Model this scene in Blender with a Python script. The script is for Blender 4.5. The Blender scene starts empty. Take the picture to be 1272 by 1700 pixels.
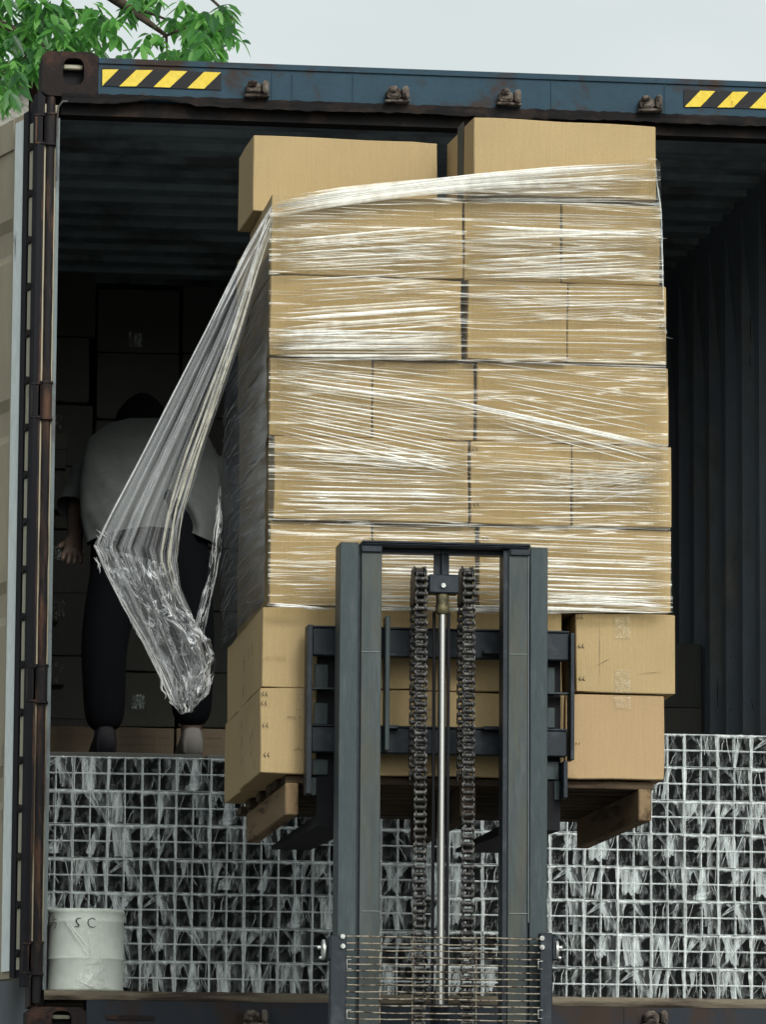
import bpy, bmesh, math, random
import numpy as np
from mathutils import Vector, Matrix, noise as mnoise
random.seed(7)
R_ = math.radians
S = bpy.context.scene
COL = S.collection

# ---------------------------------------------------------------- camera
CAM = Vector((-2.08439613, -14.61950413, 0.99435122))
_yaw, _pit, _rol = R_(7.3), math.atan(1200.0/8500.0), R_(0.4)
CF = Vector((math.sin(_yaw)*math.cos(_pit), math.cos(_yaw)*math.cos(_pit), math.sin(_pit)))
_r = Vector((math.cos(_yaw), -math.sin(_yaw), 0)); _u = _r.cross(CF)
CR = _r*math.cos(_rol)+_u*math.sin(_rol); CU = -_r*math.sin(_rol)+_u*math.cos(_rol)
cd = bpy.data.cameras.new('camera'); cam = bpy.data.objects.new('camera', cd); COL.objects.link(cam)
cam.matrix_world = Matrix(((CR.x, CU.x, -CF.x, CAM.x), (CR.y, CU.y, -CF.y, CAM.y), (CR.z, CU.z, -CF.z, CAM.z), (0, 0, 0, 1)))
cd.sensor_fit = 'HORIZONTAL'; cd.sensor_width = 36; cd.lens = 8500/1272*36
cd.clip_start = 0.5; cd.clip_end = 3000
S.camera = cam
# ---------------------------------------------------------------- world and sun (overcast)
W = bpy.data.worlds.new('World'); S.world = W; W.use_nodes = True
wn = W.node_tree; wn.nodes.clear()
sky = wn.nodes.new('ShaderNodeTexSky'); sky.sky_type = 'NISHITA'; sky.sun_disc = False
SUN_EL, SUN_AZ = R_(35), R_(165)      # azimuth measured clockwise from +y
sky.sun_elevation = SUN_EL; sky.sun_rotation = SUN_AZ; sky.dust_density = 4.0; sky.air_density = 1.0; sky.ozone_density = 1.0
hs = wn.nodes.new('ShaderNodeHueSaturation'); hs.inputs['Saturation'].default_value = 0.18; hs.inputs['Value'].default_value = 1.0
bg = wn.nodes.new('ShaderNodeBackground'); bg.inputs['Strength'].default_value = 0.15
wo = wn.nodes.new('ShaderNodeOutputWorld')
wn.links.new(sky.outputs[0], hs.inputs['Color']); ctc = wn.nodes.new('ShaderNodeTexCoord'); cmp_ = wn.nodes.new('ShaderNodeMapping'); cmp_.inputs['Scale'].default_value = (3, 3, 9)
cno = wn.nodes.new('ShaderNodeTexNoise'); cno.inputs['Scale'].default_value = 2.2; cno.inputs['Detail'].default_value = 6
crp = wn.nodes.new('ShaderNodeValToRGB'); crp.color_ramp.elements[0].position = .3; crp.color_ramp.elements[0].color = (.90, .97, .93, 1); crp.color_ramp.elements[1].position = .7; crp.color_ramp.elements[1].color = (1.05, 1.09, 1.04, 1)
cml = wn.nodes.new('ShaderNodeMix'); cml.data_type = 'RGBA'; cml.blend_type = 'MULTIPLY'; cml.inputs[0].default_value = 1
wn.links.new(ctc.outputs['Generated'], cmp_.inputs[0]); wn.links.new(cmp_.outputs[0], cno.inputs['Vector']); wn.links.new(cno.outputs['Fac'], crp.inputs[0])
wn.links.new(hs.outputs[0], cml.inputs[6]); wn.links.new(crp.outputs[0], cml.inputs[7]); wn.links.new(cml.outputs[2], bg.inputs['Color']); wn.links.new(bg.outputs[0], wo.inputs[0])
sd = bpy.data.lights.new('sun', 'SUN'); sun = bpy.data.objects.new('sun', sd); COL.objects.link(sun)
sd.energy = 1.25; sd.angle = R_(16); sd.color = (1, 0.96, 0.9)
sun_dir = Vector((math.sin(SUN_AZ)*math.cos(SUN_EL), math.cos(SUN_AZ)*math.cos(SUN_EL), math.sin(SUN_EL)))
sun.rotation_euler = sun_dir.to_track_quat('Z', 'Y').to_euler(); sun.location = (0, 0, 20)
S.view_settings.view_transform = 'Standard'; S.view_settings.look = 'None'
S.view_settings.exposure = 0.22; S.view_settings.gamma = 1.0; S.view_settings.use_curve_mapping = False

# ---------------------------------------------------------------- projection helpers (photo pixel + real distance -> point)
def ray(px, py): return CF + CR*((px-636)/8500) - CU*((py-850)/8500)
def P(px, py, Y):
    d = ray(px, py); return CAM + d*((Y-CAM.y)/d.y)
def PX(px, py, X):
    d = ray(px, py); return CAM + d*((X-CAM.x)/d.x)
def PZ(px, py, Z):
    d = ray(px, py); return CAM + d*((Z-CAM.z)/d.z)

# ---------------------------------------------------------------- materials
MATS = {}
def newmat(name):
    m = bpy.data.materials.new(name); m.use_nodes = True; MATS[name] = m
    nt = m.node_tree; return m, nt, nt.nodes['Principled BSDF']
def N(nt, t, **kw):
    n = nt.nodes.new(t)
    for k, v in kw.items():
        if k in n.inputs: n.inputs[k].default_value = v
        else: setattr(n, k, v)
    return n
def ramp(nt, fac, stops):
    r = nt.nodes.new('ShaderNodeValToRGB'); nt.links.new(fac, r.inputs[0])
    e = r.color_ramp.elements
    while len(e) < len(stops): e.new(0.5)
    for i, (p, c) in enumerate(stops):
        e[i].position = p; e[i].color = (c[0], c[1], c[2], 1) if not isinstance(c, (int, float)) else (c, c, c, 1)
    return r
def coords(nt, scale=(1, 1, 1), kind='Object'):
    tc = N(nt, 'ShaderNodeTexCoord'); mp = N(nt, 'ShaderNodeMapping')
    mp.inputs['Scale'].default_value = scale
    nt.links.new(tc.outputs[kind], mp.inputs[0]); return mp.outputs[0]
def noise(nt, vec, scale, detail=5, rough=.6, dist=0):
    n = N(nt, 'ShaderNodeTexNoise', Scale=scale, Detail=detail, Roughness=rough, Distortion=dist)
    nt.links.new(vec, n.inputs['Vector']); return n.outputs['Fac']
def mixc(nt, fac, a, b, mode='MIX'):
    m = nt.nodes.new('ShaderNodeMix'); m.data_type = 'RGBA'; m.blend_type = mode
    if isinstance(fac, (int, float)): m.inputs[0].default_value = fac
    else: nt.links.new(fac, m.inputs[0])
    for i, v in ((6, a), (7, b)):
        if isinstance(v, tuple): m.inputs[i].default_value = (*v, 1)
        else: nt.links.new(v, m.inputs[i])
    return m.outputs[2]
def bump(nt, b, h, strength=.3, dist=.01):
    n = N(nt, 'ShaderNodeBump', Strength=strength, Distance=dist)
    nt.links.new(h, n.inputs['Height']); nt.links.new(n.outputs[0], b.inputs['Normal'])

def m_worn(name, base, spot, scale=6, thr=(.5, .62), rough=.6, metal=0.0, stretch=(1, 1, 1), base2=None, bs=.3, spot2=None):
    """painted / rusted surface: mottled base with patches of a second colour"""
    m, nt, b = newmat(name)
    v = coords(nt, stretch)
    n1 = noise(nt, v, scale, 8, .65, .3); n2 = noise(nt, v, scale*4.3, 6, .7); n3 = noise(nt, v, scale*.7, 3)
    c0 = mixc(nt, n3, base, base2 or tuple(x*.7 for x in base))
    c0 = mixc(nt, ramp(nt, n2, [(.35, .0), (.75, .55)]).outputs[0], c0, tuple(x*.55 for x in base))
    sp = mixc(nt, n2, spot, spot2 or tuple(x*.5 for x in spot))
    f = ramp(nt, n1, [(thr[0], 0.0), (thr[1], 1.0)]).outputs[0]
    nt.links.new(mixc(nt, f, c0, sp), b.inputs['Base Color'])
    b.inputs['Roughness'].default_value = min(1, rough+.1); b.inputs['Metallic'].default_value = metal; b.inputs['Specular IOR Level'].default_value = .22
    bump(nt, b, n2, bs, .004)
    return m

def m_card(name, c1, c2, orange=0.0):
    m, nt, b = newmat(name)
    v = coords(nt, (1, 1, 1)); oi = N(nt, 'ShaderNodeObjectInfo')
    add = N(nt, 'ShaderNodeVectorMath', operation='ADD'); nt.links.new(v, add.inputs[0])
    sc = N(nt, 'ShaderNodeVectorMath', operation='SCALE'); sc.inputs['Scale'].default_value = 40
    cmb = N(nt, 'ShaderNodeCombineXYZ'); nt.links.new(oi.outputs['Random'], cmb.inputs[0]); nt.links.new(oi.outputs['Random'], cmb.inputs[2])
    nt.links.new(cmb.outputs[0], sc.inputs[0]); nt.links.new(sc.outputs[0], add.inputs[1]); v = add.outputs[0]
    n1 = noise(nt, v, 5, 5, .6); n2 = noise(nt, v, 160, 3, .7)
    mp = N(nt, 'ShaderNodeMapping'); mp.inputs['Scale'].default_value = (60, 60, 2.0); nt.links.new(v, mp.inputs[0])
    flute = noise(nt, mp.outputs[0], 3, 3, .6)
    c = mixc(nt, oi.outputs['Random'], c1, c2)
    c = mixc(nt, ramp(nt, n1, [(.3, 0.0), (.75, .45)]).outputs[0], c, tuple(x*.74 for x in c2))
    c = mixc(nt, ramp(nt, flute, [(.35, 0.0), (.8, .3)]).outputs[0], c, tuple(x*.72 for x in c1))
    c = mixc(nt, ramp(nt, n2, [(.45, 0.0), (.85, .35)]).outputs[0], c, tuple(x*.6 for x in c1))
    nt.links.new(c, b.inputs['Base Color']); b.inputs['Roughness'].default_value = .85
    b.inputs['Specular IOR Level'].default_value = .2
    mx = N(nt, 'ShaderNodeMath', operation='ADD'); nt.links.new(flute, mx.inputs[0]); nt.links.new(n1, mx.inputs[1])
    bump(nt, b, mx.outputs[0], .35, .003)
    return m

def m_plain(name, col, rough=.6, metal=0., spec=.5):
    m, nt, b = newmat(name)
    v = coords(nt); n = noise(nt, v, 30, 6, .7)
    nt.links.new(mixc(nt, ramp(nt, n, [(.35, 0.0), (.8, .8)]).outputs[0], col, tuple(x*.6 for x in col)), b.inputs['Base Color'])
    b.inputs['Roughness'].default_value = rough; b.inputs['Metallic'].default_value = metal
    b.inputs['Specular IOR Level'].default_value = spec
    bump(nt, b, n, .15, .002)
    return m

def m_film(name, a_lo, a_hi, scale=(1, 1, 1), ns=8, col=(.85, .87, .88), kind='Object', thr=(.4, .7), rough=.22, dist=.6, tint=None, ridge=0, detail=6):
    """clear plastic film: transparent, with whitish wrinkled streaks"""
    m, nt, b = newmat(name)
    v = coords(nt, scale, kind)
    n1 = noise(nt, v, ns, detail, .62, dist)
    if ridge:      # glints painted as thin whiter lines where the wrinkle field crosses its middle value
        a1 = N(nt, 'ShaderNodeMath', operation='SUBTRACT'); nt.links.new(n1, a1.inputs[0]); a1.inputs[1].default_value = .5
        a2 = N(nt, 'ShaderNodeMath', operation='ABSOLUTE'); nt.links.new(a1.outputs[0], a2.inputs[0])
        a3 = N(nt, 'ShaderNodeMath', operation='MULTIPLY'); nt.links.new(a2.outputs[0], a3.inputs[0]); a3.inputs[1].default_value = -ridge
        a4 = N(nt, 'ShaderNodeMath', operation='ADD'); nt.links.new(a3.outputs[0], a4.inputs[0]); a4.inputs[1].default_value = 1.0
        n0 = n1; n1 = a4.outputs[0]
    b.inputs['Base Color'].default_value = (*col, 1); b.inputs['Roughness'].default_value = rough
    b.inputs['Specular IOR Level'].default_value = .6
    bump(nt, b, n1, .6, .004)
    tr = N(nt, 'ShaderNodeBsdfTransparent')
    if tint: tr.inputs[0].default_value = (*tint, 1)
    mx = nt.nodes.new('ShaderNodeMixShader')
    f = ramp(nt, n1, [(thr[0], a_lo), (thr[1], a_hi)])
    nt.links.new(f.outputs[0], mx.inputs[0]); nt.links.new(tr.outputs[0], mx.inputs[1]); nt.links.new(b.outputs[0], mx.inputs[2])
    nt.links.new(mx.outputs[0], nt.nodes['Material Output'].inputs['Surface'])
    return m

M_card = m_card('cardboard', (.36, .268, .142), (.40, .295, .155))
M_cardO = m_card('cardboard_orange', (.39, .27, .15), (.40, .285, .155))
M_cardD = m_card('cardboard_dark', (.068, .072, .068), (.09, .088, .078))  # much darker, greyer cardboard tone
M_ink = m_plain('ink', (.03, .025, .02), .8)
M_tape = m_film('clear_tape', .12, .45, (1, 1, 1), 60, (.50, .42, .28), thr=(.4, .75), rough=.12)
M_header = m_worn('blue_grey_paint', (.020, .055, .084), (.04, .022, .016), 5, (.52, .62), .55, 0, (1, 1, 1.2), (.012, .034, .055), .5, (.012, .009, .008))
M_sill = m_worn('navy_paint', (.022, .03, .042), (.04, .024, .018), 4, (.5, .62), .6, 0, (1, 1, .5), (.014, .018, .026), .5)
M_rust = m_worn('dark_rust', (.020, .014, .013), (.085, .042, .028), 14, (.52, .68), .75, 0, (1, 1, 1), (.014, .011, .012), .9, (.03, .017, .013))
M_rustpost = m_worn('rusty_post', (.018, .015, .016), (.13, .068, .042), 9, (.50, .66), .6, .2, (3, 3, .45), (.014, .013, .015), .8, (.06, .03, .02))
M_black = m_plain('black_rubber_and_shade', (.006, .006, .009), .7, 0, .2)
M_trim = m_worn('dirty_trim', (.010, .009, .010), (.03, .02, .016), 12, (.5, .65), .8, 0, (1, 1, 1))
M_wood = m_worn('weathered_wood', (.17, .145, .11), (.06, .045, .035), 8, (.48, .6), .9, 0, (.25, 1, 3), (.16, .135, .10), .9)
M_inside = m_worn('container_inside', (.30, .37, .41), (.15, .16, .17), 3, (.45, .65), .55, 0, (1, 1, 1), (.24, .30, .34), .2)
M_wall = m_worn('container_wall', (.19, .225, .265), (.33, .33, .31), 3, (.5, .68), .7, 0, (1, 1, .6), (.13, .155, .19), .5, (.02, .02, .02))
M_door = m_worn('tan_door', (.40, .355, .26), (.10, .075, .05), 2.2, (.56, .66), .6, 0, (1, 1, .35), (.33, .29, .21), .4)
M_white = m_worn('white_seal', (.78, .86, .86), (.2, .2, .17), 10, (.62, .7), .5, 0, (1, 1, .4), (.68, .76, .76), .2)
M_strip = m_worn('cream_strip', (.42, .40, .31), (.12, .1, .07), 14, (.56, .68), .7, 0, (1, 1, .4), (.34, .33, .26), .3)
M_edge = m_worn('bare_steel_edge', (.15, .18, .19), (.07, .06, .06), 9, (.52, .66), .4, .4, (1, 1, .3))
M_keeper = m_worn('rusty_keeper', (.11, .085, .07), (.03, .02, .016), 30, (.45, .6), .8, 0, (1, 1, 1), (.2, .18, .16), 1.0)
M_yellow = m_worn('warning_yellow', (.72, .50, .03), (.42, .2, .02), 18, (.6, .72), .6, 0, (1, 1, 1), (.62, .52, .12), .2)
M_decal = m_worn('warning_black', (.02, .02, .024), (.05, .05, .05), 22, (.6, .7), .6)
M_mast = m_worn('mast_paint', (.028, .041, .045), (.075, .092, .094), 7, (.52, .75), .38, .15, (4, 4, .8), (.046, .06, .066), .15, (.035, .045, .05))
M_mastd = m_worn('mast_dark_paint', (.015, .020, .028), (.045, .056, .068), 9, (.52, .7), .4, .15, (2, 2, 2), (.02, .026, .034), .2)
M_mastw = m_worn('mast_greasy_paint', (.026, .037, .041), (.07, .074, .064), 5, (.46, .6), .36, .2, (6, 6, .7), (.075, .09, .092), .2)
M_chain = m_worn('oily_chain', (.035, .034, .034), (.12, .118, .114), 60, (.45, .65), .38, .75, (1, 1, 1))
M_chrome, nt, b = newmat('chrome_rod')
b.inputs['Base Color'].default_value = (.36, .36, .35, 1); b.inputs['Metallic'].default_value = 1; b.inputs['Roughness'].default_value = .36
M_brass = m_worn('brass_collar', (.16, .14, .08), (.05, .045, .03), 30, (.5, .6), .45, .6)
M_wire = m_worn('guard_wire', (.34, .30, .24), (.05, .035, .025), 60, (.45, .6), .5, .5)
M_bolt = m_worn('zinc_bolt', (.6, .62, .6), (.25, .25, .24), 40, (.5, .65), .35, .6)
M_pal = m_worn('pallet_wood', (.26, .18, .10), (.08, .05, .03), 9, (.5, .66), .85, 0, (3, .3, 3), (.18, .125, .075), .7)
M_pald = m_worn('pallet_dark_wood', (.10, .07, .045), (.03, .02, .014), 9, (.45, .62), .9, 0, (.4, 2, 2), (.07, .05, .033), .8)
M_tubein, nt, b = newmat('tube_inside')
b.inputs['Base Color'].default_value = (.016, .021, .030, 1); b.inputs['Roughness'].default_value = .42
M_rim = m_worn('tube_edge', (.46, .51, .52), (.16, .18, .19), 90, (.48, .62), .4, 0)
M_drum = m_worn('drum_paint', (.68, .72, .67), (.52, .56, .51), 3, (.52, .8), .38, 0, (1, 1, 1), (.62, .68, .62), .06, (.3, .32, .28))
M_shirt = m_plain('grey_shirt_shaded', (.078, .084, .082), .9)  # cloth darkened: the shade on the worker is put into its colour
M_trouser = m_plain('dark_trousers', (.0022, .0026, .004), .9, 0, .1)
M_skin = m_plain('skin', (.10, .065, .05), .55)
M_hair = m_plain('black_hair', (.003, .003, .003), .9, 0, .1)
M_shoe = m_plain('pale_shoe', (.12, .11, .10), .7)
M_ground = m_worn('concrete_yard', (.17, .17, .165), (.10, .098, .09), .6, (.5, .7), .9, 0, (1, 1, 1), (.085, .083, .08), .3)
M_bark = m_worn('bark', (.07, .055, .04), (.03, .024, .018), 20, (.45, .6), .95)
M_roof = m_worn('roof_tiles', (.38, .2, .15), (.2, .12, .09), 4, (.5, .7), .9, 0, (1, 1, 5))
M_stone = m_worn('stone_wall', (.33, .32, .29), (.13, .125, .11), 7, (.45, .6), .9, 0, (1, 1, 1.6))
M_tyre = m_plain('tyre', (.015, .015, .016), .8)
M_glass = m_plain('window_glass', (.03, .04, .045), .1)

F_front = m_film('stretch_film', .03, .50, (.28, 1, 10), 5.0, (.86, .85, .79), thr=(.80, .99), rough=.18, tint=(.92, .90, .82), ridge=7, dist=.35, detail=3)
F_side = m_film('stretch_film_shaded_side', .40, .80, (1, .8, 9), 5, (.014, .014, .019), thr=(.4, .65), rough=.25)  # clear film coloured near black to paint the shade on the load's left
F_tail = m_film('film_tail', .05, .40, (5, .55, 1), 1.6, (.60, .61, .63), 'UV', thr=(.30, .95), rough=.18, ridge=5, detail=3)
F_crump = m_film('film_crumpled', .02, .85, (3.0, 2.2, 1), 1.8, (.82, .84, .87), 'UV', thr=(.62, .98), rough=.15, dist=1.2, ridge=9, detail=5)
F_c1 = m_film('crease_faint', .12, .32, (3, 3, 3), 6, (.86, .85, .79), rough=.3)
F_c2 = m_film('crease_mid', .30, .58, (3, 3, 3), 6, (.88, .87, .81), rough=.3)
F_c3 = m_film('crease_bright', .55, .9, (3, 3, 3), 6, (.90, .90, .87), rough=.25)
F_pack = m_film('pack_film', .012, .12, (5, 5, 3), 5, (.72, .79, .81), thr=(.6, .97), rough=.15, dist=1.2, ridge=10, detail=3)
F_veil = m_film('pack_veil', .03, .46, (20, 20, 3), 3.0, (.78, .86, .88), thr=(.40, .66), rough=.18, dist=.8, detail=2)
F_fold = m_film('pack_fold', .35, .8, (20, 20, 8), 3, (.80, .86, .87), rough=.2)

M_leaf, nt, b = newmat('leaf')
v = coords(nt); n1 = noise(nt, v, 5, 4, .6)
geo = N(nt, 'ShaderNodeNewGeometry')
cr = ramp(nt, geo.outputs['Random Per Island'], [(0, (.02, .055, .028)), (.35, (.05, .15, .055)), (.7, (.10, .31, .06)), (1, (.22, .50, .12))])
nt.links.new(cr.outputs[0], b.inputs['Base Color']); b.inputs['Roughness'].default_value = .4
tl = N(nt, 'ShaderNodeBsdfTranslucent'); nt.links.new(mixc(nt, .6, cr.outputs[0], (.16, .46, .06)), tl.inputs[0])
mx = nt.nodes.new('ShaderNodeMixShader'); mx.inputs[0].default_value = .6
nt.links.new(b.outputs[0], mx.inputs[1]); nt.links.new(tl.outputs[0], mx.inputs[2]); nt.links.new(mx.outputs[0], nt.nodes['Material Output'].inputs['Surface'])

# ---------------------------------------------------------------- object helpers
def wloc(o):
    p = Vector((0, 0, 0))
    while o is not None: p += Vector(o.location); o = o.parent
    return p
def tag(o, label=None, cat=None, group=None, kind=None):
    if label: o['label'] = label
    if cat: o['category'] = cat
    if group: o['group'] = group
    if kind: o['kind'] = kind
    return o
def thing(name, loc, label, cat, group=None):
    o = bpy.data.objects.new(name, None); COL.objects.link(o); o.location = loc; o.empty_display_size = .1
    return tag(o, label, cat, group)
def copy_tree(o, parent=None):
    c = o.copy(); COL.objects.link(c); c.parent = parent
    for ch in list(o.children): copy_tree(ch, c)
    return c

class MB:
    def __init__(s): s.v = []; s.f = []; s.m = []; s.uv = {}; s.sm = []
    def add(s, vs, fs, mi=0, smooth=False, uvs=None):
        o = len(s.v); s.v += [Vector(v) for v in vs]
        for f in fs:
            s.f.append([o+i for i in f]); s.m.append(mi); s.sm.append(smooth)
        if uvs:
            for i, u in enumerate(uvs): s.uv[o+i] = u
        return s
    def box(s, lo, hi, mi=0, M=None):
        (a, b_, c), (d, e, f) = lo, hi
        vs = [(a, b_, c), (d, b_, c), (d, e, c), (a, e, c), (a, b_, f), (d, b_, f), (d, e, f), (a, e, f)]
        if M is not None: vs = [M @ Vector(v) for v in vs]
        return s.add(vs, [(0, 3, 2, 1), (4, 5, 6, 7), (0, 1, 5, 4), (1, 2, 6, 5), (2, 3, 7, 6), (3, 0, 4, 7)], mi)
    def cbox(s, lo, hi, ch, mi=0, M=None):
        """box with all long (z) and front edges chamfered: outline in x-z with chamfered corners, extruded in y with chamfered front"""
        (a, y0, c), (d, y1, f) = lo, hi
        def oc(k): return [(a+k+ch, c+k), (d-k-ch, c+k), (d-k, c+k+ch), (d-k, f-k-ch), (d-k-ch, f-k), (a+k+ch, f-k), (a+k, f-k-ch), (a+k, c+k+ch)]
        r0 = [(x, y0, z) for x, z in oc(ch)]; r1 = [(x, y0+ch, z) for x, z in oc(0)]; r2 = [(x, y1, z) for x, z in oc(0)]
        vs = r0+r1+r2
        if M is not None: vs = [M @ Vector(v) for v in vs]
        fs = [tuple(range(8)), tuple(range(23, 15, -1))]
        for k in (0, 8):
            for i in range(8): fs.append((k+i, k+8+i, k+8+(i+1) % 8, k+(i+1) % 8))
        return s.add(vs, fs, mi)
    def tube(s, pts, rad, n=8, mi=0, cap=True, smooth=True):
        pts = [Vector(p) for p in pts]
        if not isinstance(rad, (list, tuple)): rad = [rad]*len(pts)
        vs = []; fs = []; prev = None
        for i, p in enumerate(pts):
            t = (pts[min(i+1, len(pts)-1)]-pts[max(i-1, 0)]).normalized()
            if prev is None:
                a = Vector((0, 0, 1)) if abs(t.z) < .9 else Vector((1, 0, 0)); x = t.cross(a).normalized()
            else: x = (prev-t*prev.dot(t)).normalized()
            prev = x; y = t.cross(x)
            for k in range(n):
                an = 2*math.pi*k/n; vs.append(p+x*math.cos(an)*rad[i]+y*math.sin(an)*rad[i])
        for i in range(len(pts)-1):
            for k in range(n): fs.append((i*n+k, i*n+(k+1) % n, (i+1)*n+(k+1) % n, (i+1)*n+k))
        s.add(vs, fs, mi, smooth)
        if cap:
            s.add(vs[:n], [tuple(range(n-1, -1, -1))], mi); s.add(vs[-n:], [tuple(range(n))], mi)
        return s
    def grid(s, fn, nu, nv, mi=0, smooth=True, uvf=None):
        vs = []; uvs = []
        for j in range(nv+1):
            for i in range(nu+1):
                u, v = i/nu, j/nv; vs.append(fn(u, v)); uvs.append(uvf(u, v) if uvf else (u, v))
        fs = [(j*(nu+1)+i, j*(nu+1)+i+1, (j+1)*(nu+1)+i+1, (j+1)*(nu+1)+i) for j in range(nv) for i in range(nu)]
        return s.add(vs, fs, mi, smooth, uvs)
    def ribbon(s, pts, wid, side, out, mi=0, taper=True, hgt=.0015):
        """thin raised crease: 3 vertices across; side = width direction, out = direction off the surface"""
        vs = []; n = len(pts)
        for i, p in enumerate(pts):
            t = i/(n-1); w = wid*(min(1, t*5, (1-t)*5)*.85+.15 if taper else 1)*.5
            p = Vector(p); vs += [p-side*w, p+out*hgt, p+side*w]
        fs = []
        for i in range(n-1):
            for k in (0, 1): fs.append((i*3+k, i*3+k+1, i*3+k+4, i*3+k+3))
        return s.add(vs, fs, mi, True)
    def build(s, name, mats, parent=None, loc=None):
        me = bpy.data.meshes.new(name)
        org = wloc(parent) if parent is not None else (Vector(loc) if loc is not None else Vector((0, 0, 0)))
        me.from_pydata([tuple(v-org) for v in s.v], [], s.f)
        if not isinstance(mats, (list, tuple)): mats = [mats]
        for m in mats: me.materials.append(m)
        for p, mi, sm in zip(me.polygons, s.m, s.sm): p.material_index = mi; p.use_smooth = sm
        if s.uv:
            ul = me.uv_layers.new(name='UVMap')
            for l in me.loops: ul.data[l.index].uv = s.uv.get(l.vertex_index, (0, 0))
        me.update()
        o = bpy.data.objects.new(name, me); COL.objects.link(o)
        if parent is not None: o.parent = parent
        elif loc is not None: o.location = loc
        return o
rnd = random.random
def ru(a, b): return a+(b-a)*random.random()
def lerp(a, b, t): return a+(b-a)*t
def pl(poly, t):
    """point at parameter t on a polyline of tuples"""
    n = len(poly)-1; k = min(int(t*n), n-1); f = t*n-k
    return tuple(lerp(poly[k][i], poly[k+1][i], f) for i in range(len(poly[0])))
ORD = 'zeroth first second third fourth fifth sixth seventh eighth ninth tenth eleventh twelfth thirteenth fourteenth fifteenth'.split()

# ================================================================ GROUND
g = MB(); g.grid(lambda u, v: (lerp(-600, 600, u), lerp(-100, 900, v), 0), 8, 8, smooth=False)
tag(g.build('ground', M_ground), kind='structure')

# ================================================================ CONTAINER
B = 1.5; FL = B+.18; TOP = B+2.896; XI = 1.165; XO = 1.219; LEN = 12.19; ROOFZ = B+2.87
ct = thing('shipping_container', (0, 0, B), 'open shipping container with blue grey header, its dark inside packed with cargo', 'container')
# rear header
hb = MB()
z0h = B+2.772
hb.box((-XO+.16, .0, z0h), (XO-.16, .10, TOP-.012))
hb.box((-XO+.16, -.006, TOP-.02), (XO-.16, .11, TOP-.004))
for (x, w) in ((-.55, .002), (-.31, .003), (.28, .002), (.62, .003)):      # weld lines
    hb.box((x, -.003, z0h+.01), (x+w, .002, TOP-.022))
hb.box((-.49, -.004, z0h+.012), (-.315, .002, TOP-.03))
header = hb.build('header', M_header, ct)
# ragged dark gasket/overhang under header
gk = MB()
def gasket(u, v):
    x = lerp(-XI+.0, XI, u)
    drop = .022+.004*mnoise.noise(Vector((x*3, 0, 0)))+.004*mnoise.noise(Vector((x*31, 1, 0)))
    if abs(x+.88) < .12: drop -= .018*(1-abs(x+.88)/.12)
    return (x, -.006+.004*mnoise.noise(Vector((x*9, v*3, 4))), z0h+.013+.0035*mnoise.noise(Vector((x*37, 7, 0)))+.003*mnoise.noise(Vector((x*90, 7, 0)))-(drop+.006)*v)
gk.grid(gasket, 160, 5)
gk.box((-XI, .03, z0h-.045), (XI, .10, z0h-.001))
gk.build('header_gasket', M_trim, ct)
# warning stripes
def stripe_decal(x0, x1, zt, zb, paras, name):
    d = MB(); d.box((x0, -.0035, zb), (x1, .001, zt)); o = d.build('warning_decal', M_decal, ct)
    y = MB()
    for q in paras:
        y.add([(x, -.006, z) for x, z in q]+[(x, -.003, z) for x, z in q], [(0, 1, 2, 3)]+[(i, (i+1) % 4, 4+(i+1) % 4, 4+i) for i in range(4)])
    y.build('yellow_stripe', M_yellow, o)
def q2(pts): return [(P(a, b_, -.006).x, P(a, b_, -.006).z) for a, b_ in pts]
a = P(169, 114, 0); c = P(367, 148, 0)
stripe_decal(a.x, c.x, P(268, 118, 0).z, P(268, 147, 0).z,
    [q2([(170, 144), (170, 116), (197, 116), (171, 142)]), q2([(198, 144), (226, 144), (254, 117), (226, 117)]),
     q2([(255, 145), (282, 146), (311, 119), (283, 118)]), q2([(311, 147), (339, 148), (367, 121), (339, 120)])], 'l')
a = P(1135, 152, 0); c = P(1334, 152, 0)
stripe_decal(a.x, c.x, P(1203, 152, 0).z, P(1203, 180, 0).z,
    [q2([(1137, 178), (1163, 178), (1188, 152), (1163, 151)]), q2([(1191, 179), (1218, 179), (1243, 153), (1217, 153)]),
     q2([(1245, 180), (1272, 181), (1298, 155), (1271, 154)]), q2([(1301, 182), (1326, 183), (1333, 175), (1333, 157), (1326, 156)][:4])], 'r')
# locking-bar keepers on header and sill
def keeper(px, py, s=1, flip=False):
    c = P(px, py, -.02); k = MB(); w = .033
    M = Matrix.Translation(c) @ Matrix.Rotation(ru(-.06, .06), 4, 'Y')
    k.cbox((-w, -.02, -.014), (w*.3, .024, .016), .006, 0, M)
    k.cbox((w*.42, -.028, -.017), (w*.98, .024, .022), .006, 0, M)
    k.cbox((-w*1.15, -.012, -.024), (w*1.1, .024, -.0145), .004, 0, M)
    k.cbox((-w*.9, -.034, .004), (-w*.1, -.02, .020), .005, 0, M)
    for v_ in k.v:
        v_ += Vector((1, .6, 1))*.003*mnoise.noise(v_*60)
    k.build('keeper', M_keeper, ct)
for px, py in ((427, 149), (660, 158), (846, 163), (1080, 173), (425, 1688), (1088, 1690)): keeper(px, py)
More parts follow.
